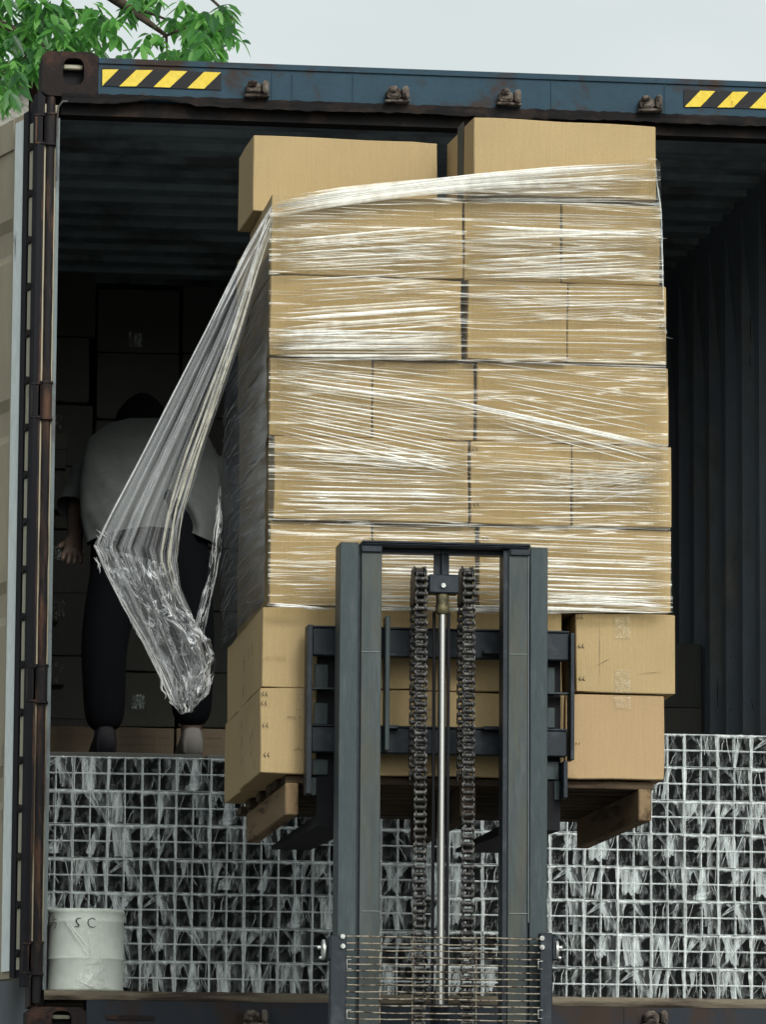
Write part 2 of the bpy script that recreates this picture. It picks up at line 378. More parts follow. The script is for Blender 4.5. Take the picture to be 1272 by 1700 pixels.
# corner castings
def casting(x0, x1, zb, zt, hx, hz, rx, rz, y0=-.006, depth=.178, name='corner_casting'):
    m = MB(); n = 28; ring = []; outer = []
    for k in range(n):
        an = 2*math.pi*k/n; ca, sa = math.cos(an), math.sin(an)
        e = .62
        ring.append((hx+rx*math.copysign(abs(ca)**e, ca), hz+rz*math.copysign(abs(sa)**e, sa)))
        s_ = 1/max(abs(ca), abs(sa))
        outer.append(((x0+x1)/2+(x1-x0)/2*ca*s_, (zb+zt)/2+(zt-zb)/2*sa*s_))
    vs = [(x, y0, z) for x, z in outer]+[(x, y0, z) for x, z in ring]+[(x, y0+.035, z) for x, z in ring]+[(x, y0+depth, z) for x, z in outer]
    fs = []
    for k in range(n):
        j = (k+1) % n; fs += [(k, j, n+j, n+k), (n+k, n+j, 2*n+j, 2*n+k), (k, 3*n+k, 3*n+j, j)]
    fs.append(tuple(range(4*n-1, 3*n-1, -1)))
    m.add(vs, fs)
    # black plate painted as the hollow's shade, and lug seen through the hole
    m.box((x0+.012, y0+.05, zb+.012), (x1-.012, y0+.054, zt-.012), 1)
    m.cbox((hx-rx*.9, y0+.02, hz+rz*.28), (hx+rx*.9, y0+.045, hz+rz*.62), .003, 2)
    for v_ in m.v[:n]: v_ += Vector((ru(-1, 1), 0, ru(-1, 1)))*.0012
    return m.build(name, [M_rust, M_black, M_strip], ct)
cx0, cx1 = P(70, 125, 0).x, P(163, 125, 0).x; cz1, cz0 = P(115, 87, 0).z, P(115, 161, 0).z
hc = P(122, 120, 0)
casting(cx0, cx1, cz0, cz1, hc.x, hc.z, .031, .040)
casting(-cx1, -cx0, cz0, cz1, -hc.x, hc.z, .031, .040)
bz1 = P(110, 1671, 0).z
casting(-XO-.004, -XO+.165, bz1-.118, bz1, P(102, 1700, 0).x, P(102, 1695, 0).z, .028, .030)
casting(XO-.165, XO+.004, bz1-.118, bz1, -P(102, 1700, 0).x, P(102, 1695, 0).z, .028, .030)
# corner posts
for sx in (-1, 1):
    p = MB()
    def bx(a, b_, y0, y1, z0, z1, mi=0):
        lo, hi = sorted((sx*a, sx*b_)); p.box((lo, y0, z0), (hi, y1, z1), mi)
    bx(1.219, 1.213, .0, .16, bz1, cz0-.001)
    bx(1.2125, 1.169, .060, .15, bz1, cz0-.001)
    # rounded rusty outer bead the hinges turn on
    bead = []
    for k in range(60):
        z = lerp(bz1+.01, cz0-.002, k/59); bead.append((sx*1.196, .008+.002*mnoise.noise(Vector((sx, 0, z*6))), z))
    p.tube(bead, [.0135+.002*mnoise.noise(Vector((9*sx, 3, q[2]*11))) for q in bead], 12)
    po = p.build('corner_post', M_rustpost, ct)
    e = MB(); lo, hi = sorted((sx*1.1785, sx*1.168)); e.box((lo, .012, FL), (hi, .0595, z0h-.06)); e.build('post_edge', M_edge, po)
    for zc, hh in ((P(80, 215, 0).z, .042), (P(75, 665, 0).z, .05), (P(70, 1135, 0).z, .05), (P(66, 1590, 0).z, .042)):
        h = MB()
        h.tube([(sx*1.196, .006, zc-hh), (sx*1.196, .006, zc+hh)], .0175, 14)
        h.tube([(sx*1.196, .006, zc+hh), (sx*1.196, .006, zc+hh+.006)], .0205, 14)
        h.tube([(sx*1.196, .006, zc-hh-.006), (sx*1.196, .006, zc-hh)], .0205, 14)
        lo, hi = sorted((sx*1.24, sx*1.2)); h.box((lo, .0, zc-hh*.9), (hi, .014, zc+hh*.9))
        h.box((lo, -.004, zc+hh*.9+.002), (hi, .012, zc+hh*.9+.006)); h.box((lo, -.004, zc-hh*.9-.006), (hi, .012, zc-hh*.9-.002))
        h.build('hinge', M_rustpost, po)
# sill: steel beam, timber edge, floor
s = MB(); s.box((-XO+.166, .0, B+.01), (XO-.166, .10, FL-.028))
for x, w in ((-.93, .003), (-.62, .003), (-.02, .003), (.5, .003)): s.box((x, -.003, B+.012), (x+w, .002, FL-.032))
s.box((P(205, 1690, 0).x-.05, -.006, P(150, 1688, 0).z-.006), (P(255, 1690, 0).x, .0, P(150, 1684, 0).z), 1)
s.build('sill', [M_sill, M_rust], ct)
t = MB()
def tim(u, v):
    x = lerp(-XI-.01, XI+.01, u); an = v*math.pi
    wob = .003*mnoise.noise(Vector((x*14, v*3, 0)))+.004*mnoise.noise(Vector((x*3, v, 5)))
    return (x, -.006+.02*(1-math.sin(an))*.3+wob, FL-.027+.026*v+wob*.5)
t.grid(tim, 220, 5); t.box((-XI, .0, FL-.0265), (XI, .14, FL-.0015))
t.build('sill_timber', M_wood, ct)
f = MB(); f.box((-XI, .141, FL-.028), (XI, LEN-.05, FL)); f.build('floor', M_wood, ct)
# roof panel, corrugated across
r = MB(); nseg = int((LEN-.16)/.209)
prof = []
for i in range(nseg):
    y = .104+i*.209; prof += [(y, 0), (y+.075, 0), (y+.0925, -.022), (y+.1915, -.022)]
vs = []; fs = []
for y, dz in prof: vs += [(-XI-.02, y, ROOFZ+dz), (XI+.02, y, ROOFZ+dz)]
for i in range(len(prof)-1): fs.append((i*2, i*2+1, i*2+3, i*2+2))
r.add(vs, fs); r.add([v_+Vector((0, 0, .03)) for v_ in r.v[:]], [tuple(reversed(q)) for q in fs])
r.build('roof', M_inside, ct)
# side walls, corrugated along
for sx in (-1, 1):
    w = MB(); pts = []; y = .15; PT = .278
    while y < LEN-.3:
        pts += [(y, 0), (y+.072, 0), (y+.140, .036), (y+.210, .036)]; y += PT
    vs = []; fs = []
    hs_ = [FL-.05, FL+.3, FL+.9, FL+1.5, FL+2.1, ROOFZ-.07, ROOFZ+.01]
    for y, dx in pts:
        for k, z in enumerate(hs_):
            dd = dx if k < 5 else 0
            vs.append((sx*(XI-.004+dd*(1 if k < 5 else 0)), y, z))
    nh = len(hs_)
    for i in range(len(pts)-1):
        for k in range(nh-1): fs.append((i*nh+k, (i+1)*nh+k, (i+1)*nh+k+1, i*nh+k+1))
    w.add(vs, fs); w.box((min(sx*1.203, sx*1.21), .15, B), (max(sx*1.203, sx*1.21), LEN, TOP-.02))
    w.box((min(sx*(XI+.0), sx*1.2), .15, B+2.72), (max(sx*(XI+.0), sx*1.2), .9, ROOFZ-.04))
    wl = w.build('side_wall', M_wall, ct)
w = MB(); w.box((-XI, LEN-.06, B), (XI, LEN-.02, TOP-.01)); w.build('front_wall', M_wall, ct)
# torn marks on right wall near the door (scrapes)
sc = MB()
for (px, py, a_, l) in ((1172, 1078, .6, .02), (1192, 1150, 1.5, .05), (1213, 1178, .1, .02), (1246, 600, 1.5, .02), (1258, 306, .9, .01), (1247, 545, 1.55, .045), (1214, 1090, 0, .018), (1216, 1040, 0, .012), (1250, 1170, 1.2, .03)):
    q = PX(px, py, XI-.009); d = Vector((0, math.cos(a_)*3, math.sin(a_))); d.normalize()
    sc.ribbon([q-d*l, q-d*l*.3+Vector((0, .01, .003)), q+d*l*.3, q+d*l], .012, Vector((0, .8, .3)), Vector((-1, 0, 0)))
sc.build('wall_scrape', M_black, ct)
# torn liner edge along the right wall: sagging line
# doors: both folded back nearly against the sides
def door(sx):
    th = R_(72)
    u = Vector((sx*math.cos(th), math.sin(th), 0)); n = Vector((sx*math.sin(th), -math.cos(th), 0))
    O = Vector((sx*1.222, .0, 0))
    def pt(a_, b_, z): return O+u*a_+n*b_+Vector((0, 0, z))
    def bar(m, a0, a1, b0, b1, z0, z1, mi=0, k=None):
        vs = [pt(a0, b0, z0), pt(a1, b0, z0), pt(a1, b1, z0), pt(a0, b1, z0), pt(a0, b0, z1), pt(a1, b0, z1), pt(a1, b1, z1), pt(a0, b1, z1)]
        m.add(vs, [(0, 3, 2, 1), (4, 5, 6, 7), (0, 1, 5, 4), (1, 2, 6, 5), (2, 3, 7, 6), (3, 0, 4, 7)], mi)
    zb, zt = P(15, 1622, .1).z, P(55, 172, 0).z
    m = MB(); W_ = 1.15
    bar(m, .0, .235, -.05, -.006, zb, zt); bar(m, W_-.06, W_, -.05, 0, zb, zt)
    bar(m, .2355, W_-.0605, -.05, -.004, zb, zb+.09); bar(m, .2355, W_-.0605, -.05, -.004, zt-.09, zt)
    # corrugated panel (bands run across)
    zz = []; z = zb+.0905
    while z < zt-.1: zz += [(z, -.012), (z+.40, -.012), (z+.43, -.030), (z+.50, -.030), (z+.53, -.012)]; z += .54
    vs = []; fs = []
    zz = [q for q in zz if q[0] < zt-.0905]+[(zt-.0905, -.012)]
    for z, d_ in zz: vs += [pt(.2355, d_, z), pt(W_-.0605, d_, z)]
    for i in range(len(zz)-1): fs.append((2*i, 2*i+1, 2*i+3, 2*i+2))
    m.add(vs, fs)
    d = m.build('door', M_door, ct)
    k = MB(); bar(k, .130, .206, -.0055, .002, zb+.02, zt-.02); k.build('white_seal', M_white, d)
    k = MB(); bar(k, .092, .1295, -.0055, .006, zb, zt-.005); bar(k, .0, .036, -.0055, .012, zb-.03, zt+.03); bar(k, .0665, .0915, -.0055, .001, zb, zt+.02)
    k.build('gasket', M_black, d)
    k = MB(); bar(k, .0365, .0660, -.0055, .010, zb+.02, zt-.05)
    k.build('retainer_strip', M_strip, d)
    z = zt-.12
    while z > zb:
        k = MB()
        c_ = pt(.05, .0105, z); rr = .011
        k.tube([c_, c_+n*.006], rr, 10); bar(k, .034, .068, .0102, .013, z-.012, z+.008); z -= .138
        k.build('rivet', M_trim, d)
door(-1); door(1)
# small seal hook at top left of the opening
k = MB(); k.tube([P(94, 300, -.01), P(95, 200, -.01), P(97, 178, -.01), P(104, 169, -.01), P(112, 169, -.01)], .0035, 6)
k.build('seal_strip', M_edge, ct)

# ================================================================ TRAILER under the container
tr = thing('container_trailer', (0, 5, 0), 'steel trailer chassis carrying the open container', 'trailer')
m = MB()
for sx in (-1, 1): m.box((sx*.45-.07, .4, 1.12), (sx*.45+.07, LEN, B-.131))
for y in (.35, 3.2, 6.2, 9.2, 11.9): m.box((-1.2, y, B-.13), (1.2, y+.16, B-.001))
m.build('chassis_frame', M_mastd, tr)
for y in (2.6, 3.9, 5.2):
    for sx in (-1, 1):
        w = MB(); ring = []
        w.tube([(sx*.85, y, .52), (sx*.87, y, .52), (sx*1.13, y, .52), (sx*1.15, y, .52)], [.44, .52, .52, .44], 28)
        wo_ = w.build('wheel', M_tyre, tr)
        w = MB(); w.tube([(sx*1.14, y, .52), (sx*1.152, y, .52)], .27, 20); w.build('rim', M_mast, wo_)
    m = MB(); m.tube([(-.9, y, .52), (.9, y, .52)], .06, 10); m.box((-.5, y-.05, .58), (-.4, y+.05, 1.119)); m.box((.4, y-.05, .58), (.5, y+.05, 1.119)); m.build('axle', M_mastd, tr)
for sx in (-1, 1):
    m = MB(); m.box((sx*.75-.05, 9.5, .06), (sx*.75+.05, 9.6, B-.131)); m.box((sx*.75-.12, 9.42, 0), (sx*.75+.12, 9.68, .0601)); m.build('landing_leg', M_mastd, tr)

# ================================================================ CARTONS
def carton_mesh(w, d, h, seed, warp=.0034):
    bm = bmesh.new(); bmesh.ops.create_cube(bm, size=1)
    for v_ in bm.verts: v_.co = Vector(((v_.co.x+.5)*w, (v_.co.y+.5)*d, (v_.co.z+.5)*h))
    bmesh.ops.bevel(bm, geom=list(bm.edges), offset=.0022, segments=1, affect='EDGES')
    long_e = [e for e in bm.edges if e.calc_length() > .05]
    bmesh.ops.subdivide_edges(bm, edges=long_e, cuts=7, use_grid_fill=True)
    o = Vector((seed*3.1, seed*1.7, seed*.9))
    for v_ in bm.verts:
        c = v_.co; k = Vector((c.x/w-.5, c.y/d-.5, c.z/h-.5))
        bulge = max(0, (.5-abs(k.x))*(.5-abs(k.z)))*4
        dn = Vector((mnoise.noise(c*5+o), mnoise.noise(c*5+o+Vector((9, 0, 0))), mnoise.noise(c*5+o+Vector((0, 9, 0)))))
        if abs(k.x) > .49 and abs(k.y) > .49 and abs(k.z) > .49:
            dn = dn+Vector((-k.x, -k.y, -k.z*1.4))*(2.2*abs(mnoise.noise(c*31+o)))
        v_.co = c+dn*warp+Vector((0, (-1 if k.y < 0 else 1)*bulge*.0015, 0))
    me = bpy.data.meshes.new('carton'); bm.to_mesh(me); bm.free(); return me
_cs = [0]
def carton(corner, w, d, h, label, mat=None, rot=0, group='cartons on the lifted pallet', cat='carton', warp=.0034):
    """corner = front left bottom corner; returns the carton (mesh, top-level)"""
    _cs[0] += 1
    me = carton_mesh(w, d, h, _cs[0], warp); me.materials.append(mat or M_card)
    o = bpy.data.objects.new('carton', me); COL.objects.link(o); o.location = corner; o.rotation_euler.z = R_(rot)
    return tag(o, label, cat, group)
def child_local(par, name, mat, boxes=None, ribs=None):
    m = MB()
    for lo, hi in (boxes or []): m.box(lo, hi)
    for r_ in (ribs or []): m.ribbon(*r_)
    me = bpy.data.meshes.new(name); me.from_pydata([tuple(v_) for v_ in m.v], [], m.f); me.materials.append(mat)
    o = bpy.data.objects.new(name, me); COL.objects.link(o); o.parent = par; return o

YL = -1.55
LZ = [P(450, y, YL).z for y in (1284, 1140, 1004, 863, 723, 590, 456, 320)]   # layer boundaries, bottom to top
def fx(px, py): return P(px, py, YL).x
layers = [  # (layer, px x0, px x1, py, y offset, material, label)
 (0, 432, 700, 1210, -.004, 0, 'bottom left carton with slanted hand marks down its left edge, above the pallet'),
 (0, 702, 938, 1210, .006, 0, 'bottom middle carton seen between the mast rails with small printed lines'),
 (0, 940, 1103, 1220, .0, 1, 'plain orange brown carton at the bottom right corner of the pallet load'),
 (1, 436, 690, 1070, .002, 0, 'unwrapped carton just above the bottom left carton, faint print, left of the mast'),
 (1, 692, 934, 1080, .008, 0, 'unwrapped carton behind the upper carriage bar and the lift chains'),
 (1, 956, 1121, 1085, -.006, 0, 'unwrapped carton with clear tape patches right of the mast, protruding to the right'),
 (2, 448, 617, 930, .0, 0, 'wrapped carton just left of the mast top, lowest wrapped layer'),
 (2, 619, 789, 930, .010, 0, 'wrapped carton seen through the top of the mast frame'),
 (2, 796, 1115, 945, -.002, 0, 'wide wrapped carton right of the mast top, torn tape on its bottom edge'),
 (3, 453, 775, 795, -.022, 0, 'wide wrapped carton at left in the layer just above the mast top'),
 (3, 780, 947, 805, -.018, 0, 'wrapped carton in the middle of the layer just above the mast top'),
 (3, 949, 1113, 810, -.014, 0, 'wrapped carton with bunched white film over it, right end above the mast'),
 (4, 448, 617, 655, .003, 0, 'narrow wrapped carton at the left end of the middle layer'),
 (4, 621, 788, 660, .010, 0, 'narrow wrapped carton second from the left in the middle layer'),
 (4, 792, 1109, 675, -.003, 0, 'wide wrapped carton at right in the middle layer under one bold white crease'),
 (5, 448, 765, 520, -.010, 0, 'wide wrapped carton at left under broad slanting white film creases'),
 (5, 775, 939, 535, -.026, 0, 'wrapped carton right of the dashed dark gap in the third layer from the top'),
 (5, 941, 1104, 540, -.016, 0, 'wrapped carton at the right end of the layer with the dashed dark gap'),
 (6, 450, 768, 390, -.004, 0, 'wide wrapped carton at the upper left corner of the film'),
 (6, 771, 931, 405, .006, 0, 'wrapped carton under the left half of the tilted top right carton'),
 (6, 933, 1096, 410, .002, 0, 'wrapped carton under the right half of the tilted top right carton'),
]
CT = {}
for i, (L, a_, b_, py, yo, mt, lab) in enumerate(layers):
    x0, x1 = fx(a_, py), fx(b_, py)
    dep = .54
    CT[i] = carton((x0, YL+yo, LZ[L]+.0012), x1-x0, dep, LZ[L+1]-LZ[L]-.0035+ru(-.002, .0), lab, M_cardO if mt else M_card, ru(-.25, .25))
# rear rows: one carton at each end of every layer
for L in range(7):
    xl = fx(452, 700)+ru(.0, .02); xr = fx(1098, 700)+ru(-.02, .01)
    if L == 1: xl -= .028
    if L == 0: xl = fx(436, 1200)
    lft = ['rear carton at left, bottom layer of the lifted load', 'rear carton sticking out at left with marks on its face, unwrapped layer', 'rear carton under wrinkled film darkened for shade at left, lowest wrapped layer',
           'rear left carton under film darkened for shade, layer above the mast top', 'rear left carton under film darkened for shade, middle layer', 'rear left carton, third layer from the top, behind the hanging film', 'rear left carton, top full layer, behind the hanging film'][L]
    rgt = ['bottom layer', 'second layer', 'third layer', 'fourth layer', 'fifth layer', 'sixth layer', 'seventh layer'][L]
    y0 = YL+.56
    carton((xl, y0, LZ[L]+.0012), .5, .40, LZ[L+1]-LZ[L]-.004, lft, M_card, ru(-.4, .4))
    carton((xr-.5, y0, LZ[L]+.0012), .5, .40, LZ[L+1]-LZ[L]-.004, 'rear right carton of the lifted load, '+rgt+' from the pallet', M_card, ru(-.4, .4))
# loose cartons on top
ztop = LZ[7]+.001
c = PZ(420, 350, ztop); wT = .487
T1 = carton((c.x, c.y, ztop), .498, .30, .205, 'plain unwrapped carton on top of the stack at left', M_card, 2.0)
c2 = P(784, 325, YL+.0); 
T2 = carton((c2.x, YL-.030, ztop+.012), .492, .34, .200, 'tallest plain carton on top at right, film pulled over its lower half', M_card, 4.0)
T2.location.z = ztop+.012
# marks and tapes
def marks(o, w, pts, mat=M_ink):
    ribs = []
    for x, z, l, an, wd in pts:
        d = Vector((math.cos(an), 0, math.sin(an)))*l/2; c_ = Vector((x, -.0035, z)); sd_ = Vector((-math.sin(an), 0, math.cos(an)))
        ribs.append(([c_-d, c_+d*.2, c_+d], wd, sd_, Vector((0, -1, 0)), 0, True, .0006))
    return child_local(o, 'printed_mark', mat, None, ribs)
def mk(px, py, o):
    q = P(px, py, YL-.004); return q.x-o.location.x, q.z-o.location.z
def dashpair(o, lst, a_=-.85, l=.011):
    pts = []
    for px, py in lst:
        for k in (-3.0, 3.0):
            x, z = mk(px+k, py, o); pts.append((x, z, l, a_, .0028)); pts.append((x+.001, z+.006, l*.6, a_-1.2, .002))
    return pts
def textrow(o, px, py, n, h=.006, gap=.006):
    pts = []; x, z = mk(px, py, o)
    for i in range(n):
        if i % 5 == 4: continue
        pts.append((x+i*gap, z, h, random.choice((0.2, 1.57, 1.2, -1.1)), .0016)); pts.append((x+i*gap, z+random.choice((-h/2, h/2)), h*.6, 0, .0014))
    return pts
marks(CT[0], 0, dashpair(CT[0], [(439, 1153), (438, 1168), (440, 1205), (442, 1254)])+textrow(CT[0], 478, 1191, 6)+textrow(CT[0], 489, 1244, 4))
marks(CT[1], 0, textrow(CT[1], 708, 1178, 5)+textrow(CT[1], 708, 1190, 5))
marks(CT[3], 0, [(mk(438+i*4.5, 1092+(i % 3), CT[3])[0], mk(438, 1092, CT[3])[1], .02*ru(.5, 1), 1.57, .0012) for i in range(9)], M_cardO)
marks(CT[5], 0, dashpair(CT[5], [(962, 1026), (964, 1074), (965, 1128)], -.5, .012))
marks(CT[2], 0, [(mk(957+i*5, 1234, CT[2])[0], mk(957, 1234, CT[2])[1], .008, 1.5, .0022) for i in range(2)])
marks(CT[8], 0, dashpair(CT[8], [(806, 895), (806, 985)]))
marks(CT[10], 0, dashpair(CT[10], [(787, 748), (789, 840)]))
marks(CT[17], 0, dashpair(CT[17], [(1096, 505), (1098, 545)]))
def tapep(o, x0, y0, x1, y1, mat=None):
    a0 = mk(x0, y1, o); a1 = mk(x1, y0, o); m = MB()
    n = 8
    m.grid(lambda u, v: (lerp(a0[0], a1[0], u), -.0045-.0025*abs(mnoise.noise(Vector((u*4, v*6, x0)))), lerp(a0[1], a1[1], v)), n, n)
    me = bpy.data.meshes.new('tape'); me.from_pydata([tuple(v_) for v_ in m.v], [], m.f); me.materials.append(mat or M_tape)
    t_ = bpy.data.objects.new('tape', me); COL.objects.link(t_); t_.parent = o
tapep(CT[5], 1020, 1024, 1046, 1060); tapep(CT[5], 1020, 1112, 1046, 1150); tapep(CT[2], 1019, 1157, 1047, 1176)
tapep(CT[0], 495, 1142, 506, 1180); tapep(CT[8], 985, 978, 1010, 1012)
marks(CT[5], 0, [(mk(1000, 1100, CT[5])[0], mk(1000, 1100, CT[5])[1], .05, .5, .0008), (mk(1080, 1115, CT[5])[0], mk(1080, 1117, CT[5])[1], .06, .1, .0008), (mk(995, 1090, CT[5])[0], mk(995, 1085, CT[5])[1], .16, 1.57, .0008)], M_cardD)
# vertical tape on left side of T2
m = MB(); m.box((-.0015, .12, .0), (-.0005, .19, .212)); me = bpy.data.meshes.new('tape'); me.from_pydata([tuple(v_) for v_ in m.v], [], m.f); me.materials.append(M_cardD)
o = bpy.data.objects.new('tape', me); COL.objects.link(o); o.parent = T2; o.location = (-.002, 0, 0)
# dark marks on left side faces (handwriting)
def sidemarks(o, n, h, d):
    ribs = []
    for i in range(n):
        c_ = Vector((-.0035, ru(.05, d-.04), ru(.03, h-.03))); dd = Vector((0, ru(-.01, .01), ru(.008, .02)))
        ribs.append(([c_-dd, c_, c_+dd], .004, Vector((0, 1, 0)), Vector((-1, 0, 0)), 0, True, .0006))
    child_local(o, 'printed_mark', M_ink, None, ribs)
sidemarks(CT[0], 7, .2, .5); sidemarks(CT[3], 5, .2, .5)

# ================================================================ PALLET
zp = LZ[0]-.001
pal = thing('wooden_pallet', (fx(770, 1300), -1., zp-.12), 'worn wooden pallet under the cartons, held up on the forks', 'pallet')
px0, px1 = fx(470, 1300), fx(1082, 1300)
for i in range(9):
    y0 = YL+.02+i*.122
    m = MB(); m.cbox((px0+ru(-.01, .01), y0, zp-.021), (px1+ru(-.01, .01), y0+.1, zp-.001), .002); m.build('deck_board', M_pald, pal)
for (xa, wd, mt) in ((px0+.006, .034, M_pal), ((px0+px1)/2-.02, .04, M_pald), (px1-.034, .034, M_pal)):
    m = MB(); m.cbox((xa, YL+.0, zp-.104), (xa+wd, -.58, zp-.0215), .003); m.build('stringer', mt, pal)

# ================================================================ STRETCH FILM
YF = YL-.042
film_root = thing('stretch_film', (fx(770, 1010), YL, LZ[2]), 'clear stretch film wound round the cartons, torn end hanging down at left', 'plastic film')
fm = MB()
# front sheet, edge follows the ridge on top
ridge = [(447, 352), (470, 334), (520, 322), (620, 310), (770, 298), (900, 284), (1000, 271), (1086, 262), (1096, 270)]
botm = [(445, 1002), (560, 1010), (700, 1014), (800, 1016), (900, 1018), (1000, 1016), (1050, 1018), (1090, 1018), (1117, 1016)]
def ff(u, v):
    a_ = pl(ridge, u); b2 = pl(botm, u)
    px = lerp(a_[0], b2[0], v); py = lerp(a_[1], b2[1], v)
    q = P(px, py, YF); d = .004*mnoise.noise(Vector((q.x*2, 0, q.z*60)))+.003*mnoise.noise(Vector((q.x*5, 3, q.z*14)))
    return q+Vector((0, d-.002, 0))
fm.grid(ff, 60, 220, 0)
SX = Vector((0, 0, 1)); OUT = Vector((0, -1, 0))
def crease(p0, p1, w, mi, sag=0, seg=14, Y=None, mid=None, wob=1.0):
    pts = []; sd = rnd()*100; y = (Y if Y is not None else YF-.003-rnd()*.004)
    for k in range(seg+1):
        t = k/seg; px = lerp(p0[0], p1[0], t); py = lerp(p0[1], p1[1], t)
        py += sag*4*t*(1-t)+wob*1.6*mnoise.noise(Vector((t*2.2, sd, 0)))+wob*.6*mnoise.noise(Vector((t*9, sd, 7)))
        pts.append(P(px, py, y))
    # a shadowed lower edge comes from the raised middle
    fm.ribbon(pts, w/640*1.0, SX, OUT, mi, True, .004)
def zone(xl, xr, ya, yb, yc, yd, n, wr, mats, sag=0, jit=.3, full=.55, wob=1.0):
    n = int(n*1.15); wr = (wr[0]*.55, wr[1]*.65); full = min(.92, full+.2)
    """fan of creases: left end between ya..yb at xl, right end between yc..yd at xr"""
    for i in range(n):
        t = (i+.5+ru(-jit, jit))/n; t = min(max(t, 0), 1)
        a_, b2 = 0., 1.
        if rnd() > full: a_ = ru(0, .5); b2 = min(1, a_+ru(.3, .7))
        x0, x1 = lerp(xl, xr, a_)+ru(0, 14)*(a_ == 0), lerp(xl, xr, b2)-ru(0, 12)*(b2 == 1)
        yl_, yr_ = lerp(ya, yb, t), lerp(yc, yd, t)
        k0 = (x0-xl)/(xr-xl); k1 = (x1-xl)/(xr-xl)
        w = ru(*wr)*(1.0 if rnd() < .8 else 1.5)
        crease((x0, lerp(yl_, yr_, k0)), (x1, lerp(yl_, yr_, k1)), w, random.choice(mats), sag+ru(-1.5, 1.5), wob=wob)
# ridge band on the top edge
for i in range(34):
    t = rnd()**1.3; m0 = 620
    a_ = (ru(452, 470), lerp(336, 362, t)); b2 = (ru(900, 1088), lerp(270, 302, t))
    ym = lerp(308, 330, t); chord = lerp(a_[1], b2[1], (620-a_[0])/(b2[0]-a_[0]))
    crease(a_, (b2[0], lerp(a_[1], lerp(263, 300, t), (b2[0]-a_[0])/(1088-a_[0]))), ru(1.5, 5), random.choice((1, 2, 2, 3)), (ym-chord)*.95, wob=.5)
for i in range(7):
    crease((ru(500, 560), ru(322, 328)), (ru(760, 860), ru(293, 303)), ru(4, 8), 2, -3, wob=.4)
zone(770, 1088, 300, 336, 268, 345, 22, (1.5, 4), (1, 2, 2, 3))
zone(455, 768, 362, 398, 358, 440, 15, (1.2, 3), (1, 1, 2), -2)
zone(455, 768, 398, 452, 372, 438, 14, (2.5, 6), (1, 2, 2, 3))
zone(465, 770, 462, 585, 445, 560, 12, (3, 8), (2, 3, 2), full=.8, wob=.6)
zone(452, 770, 545, 600, 550, 598, 16, (2, 4), (2, 3, 3), full=.6)
for i in range(10): y_ = ru(548, 592); crease((ru(448, 480), y_), (ru(560, 680), y_+ru(-3, 4)), ru(2, 4), 3, 0, wob=.4)
zone(772, 1093, 350, 468, 358, 462, 22, (1.5, 4.2), (1, 2, 3), full=.6)
zone(772, 1093, 372, 400, 392, 382, 7, (2, 6), (2, 3))
zone(772, 1093, 420, 466, 400, 452, 8, (3, 5), (2, 3), full=.7)
zone(776, 1104, 470, 545, 478, 520, 10, (2, 3.6), (2, 3), full=.7, wob=.5)
zone(776, 1104, 545, 600, 548, 606, 6, (2, 3.2), (2, 3), full=.6, wob=.5)
zone(452, 790, 592, 722, 628, 800, 18, (3, 5), (3, 2, 3), full=.85, wob=.5)
zone(455, 622, 592, 650, 612, 690, 12, (1.5, 3), (1, 2))
zone(790, 1110, 598, 700, 640, 790, 12, (2.5, 4.5), (3, 2, 3), full=.85, wob=.5)
for k in range(5): crease((ru(690, 760), 655+k*3), (1110, 741+k*2.2), ru(1.8, 3.2), 3, 0, wob=.4)
zone(455, 778, 728, 858, 750, 858, 14, (3, 5), (3, 2, 3), full=.7, wob=.5)
for i in range(5): crease((ru(453, 480), ru(735, 760)), (ru(600, 760), ru(765, 790)), ru(1, 2.4), 3, 0)
zone(780, 1110, 745, 868, 772, 860, 11, (2.5, 4), (2, 3), full=.6, wob=.5)
zone(780, 1108, 755, 800, 770, 850, 12, (1, 2.5), (1, 2))
for i in range(30):
    yy = ru(770, 830); crease((ru(880, 1000), yy+ru(-6, 14)), (ru(1070, 1108), lerp(yy, 778, .6)+ru(-14, 26)), ru(1, 3), random.choice((1, 2, 2)), ru(-5, 5), wob=2)
for i in range(6): crease((ru(1060, 1080), ru(800, 850)), (ru(1100, 1112), ru(850, 878)), ru(1, 2), 1, ru(-3, 3), wob=1)
zone(470, 570, 905, 1000, 903, 1000, 13, (1.2, 3), (1, 2, 3), full=.5)
zone(600, 800, 890, 1000, 895, 1005, 17, (2, 5), (2, 3, 3), full=.7)
zone(790, 1112, 880, 1000, 893, 1010, 14, (3, 5.5), (2, 3), full=.7, wob=.5)
for i in range(10): crease((ru(900, 1000), ru(985, 1005)), (ru(1040, 1114), ru(990, 1012)), ru(2, 5), random.choice((2, 3)), ru(-3, 3), wob=2)
# long creases over the whole width
for i in range(46):
    y0 = ru(370, 1000); x0 = ru(455, 700); sl = ru(-.03, .06); x1 = x0+ru(150, 420); x1 = min(x1, 1100)
    crease((x0, y0), (x1, y0+sl*(x1-x0)), ru(.8, 2), 1, ru(-3, 3))
# faint cross wrinkles
for i in range(160):
    x0 = ru(455, 1080); y0 = ru(360, 1000); a_ = ru(-.5, .5); l = ru(10, 45)
    crease((x0, y0), (x0+l*math.cos(a_), y0+l*math.sin(a_)), ru(.8, 1.8), 1, ru(-2, 2), seg=5)
# gathered bottom hem
for i in range(14): crease((ru(445, 800), ru(1003, 1012)), (ru(800, 1115), ru(1010, 1020)), ru(1.5, 3.5), random.choice((2, 3)), ru(-2, 2))
for i in range(6): crease((ru(440, 460), ru(1000, 1010)), (ru(500, 570), ru(1008, 1014)), ru(1.5, 3.5), 3, ru(-2, 2))
fm.build('front_sheet', [F_front, F_c1, F_c2, F_c3], film_root)

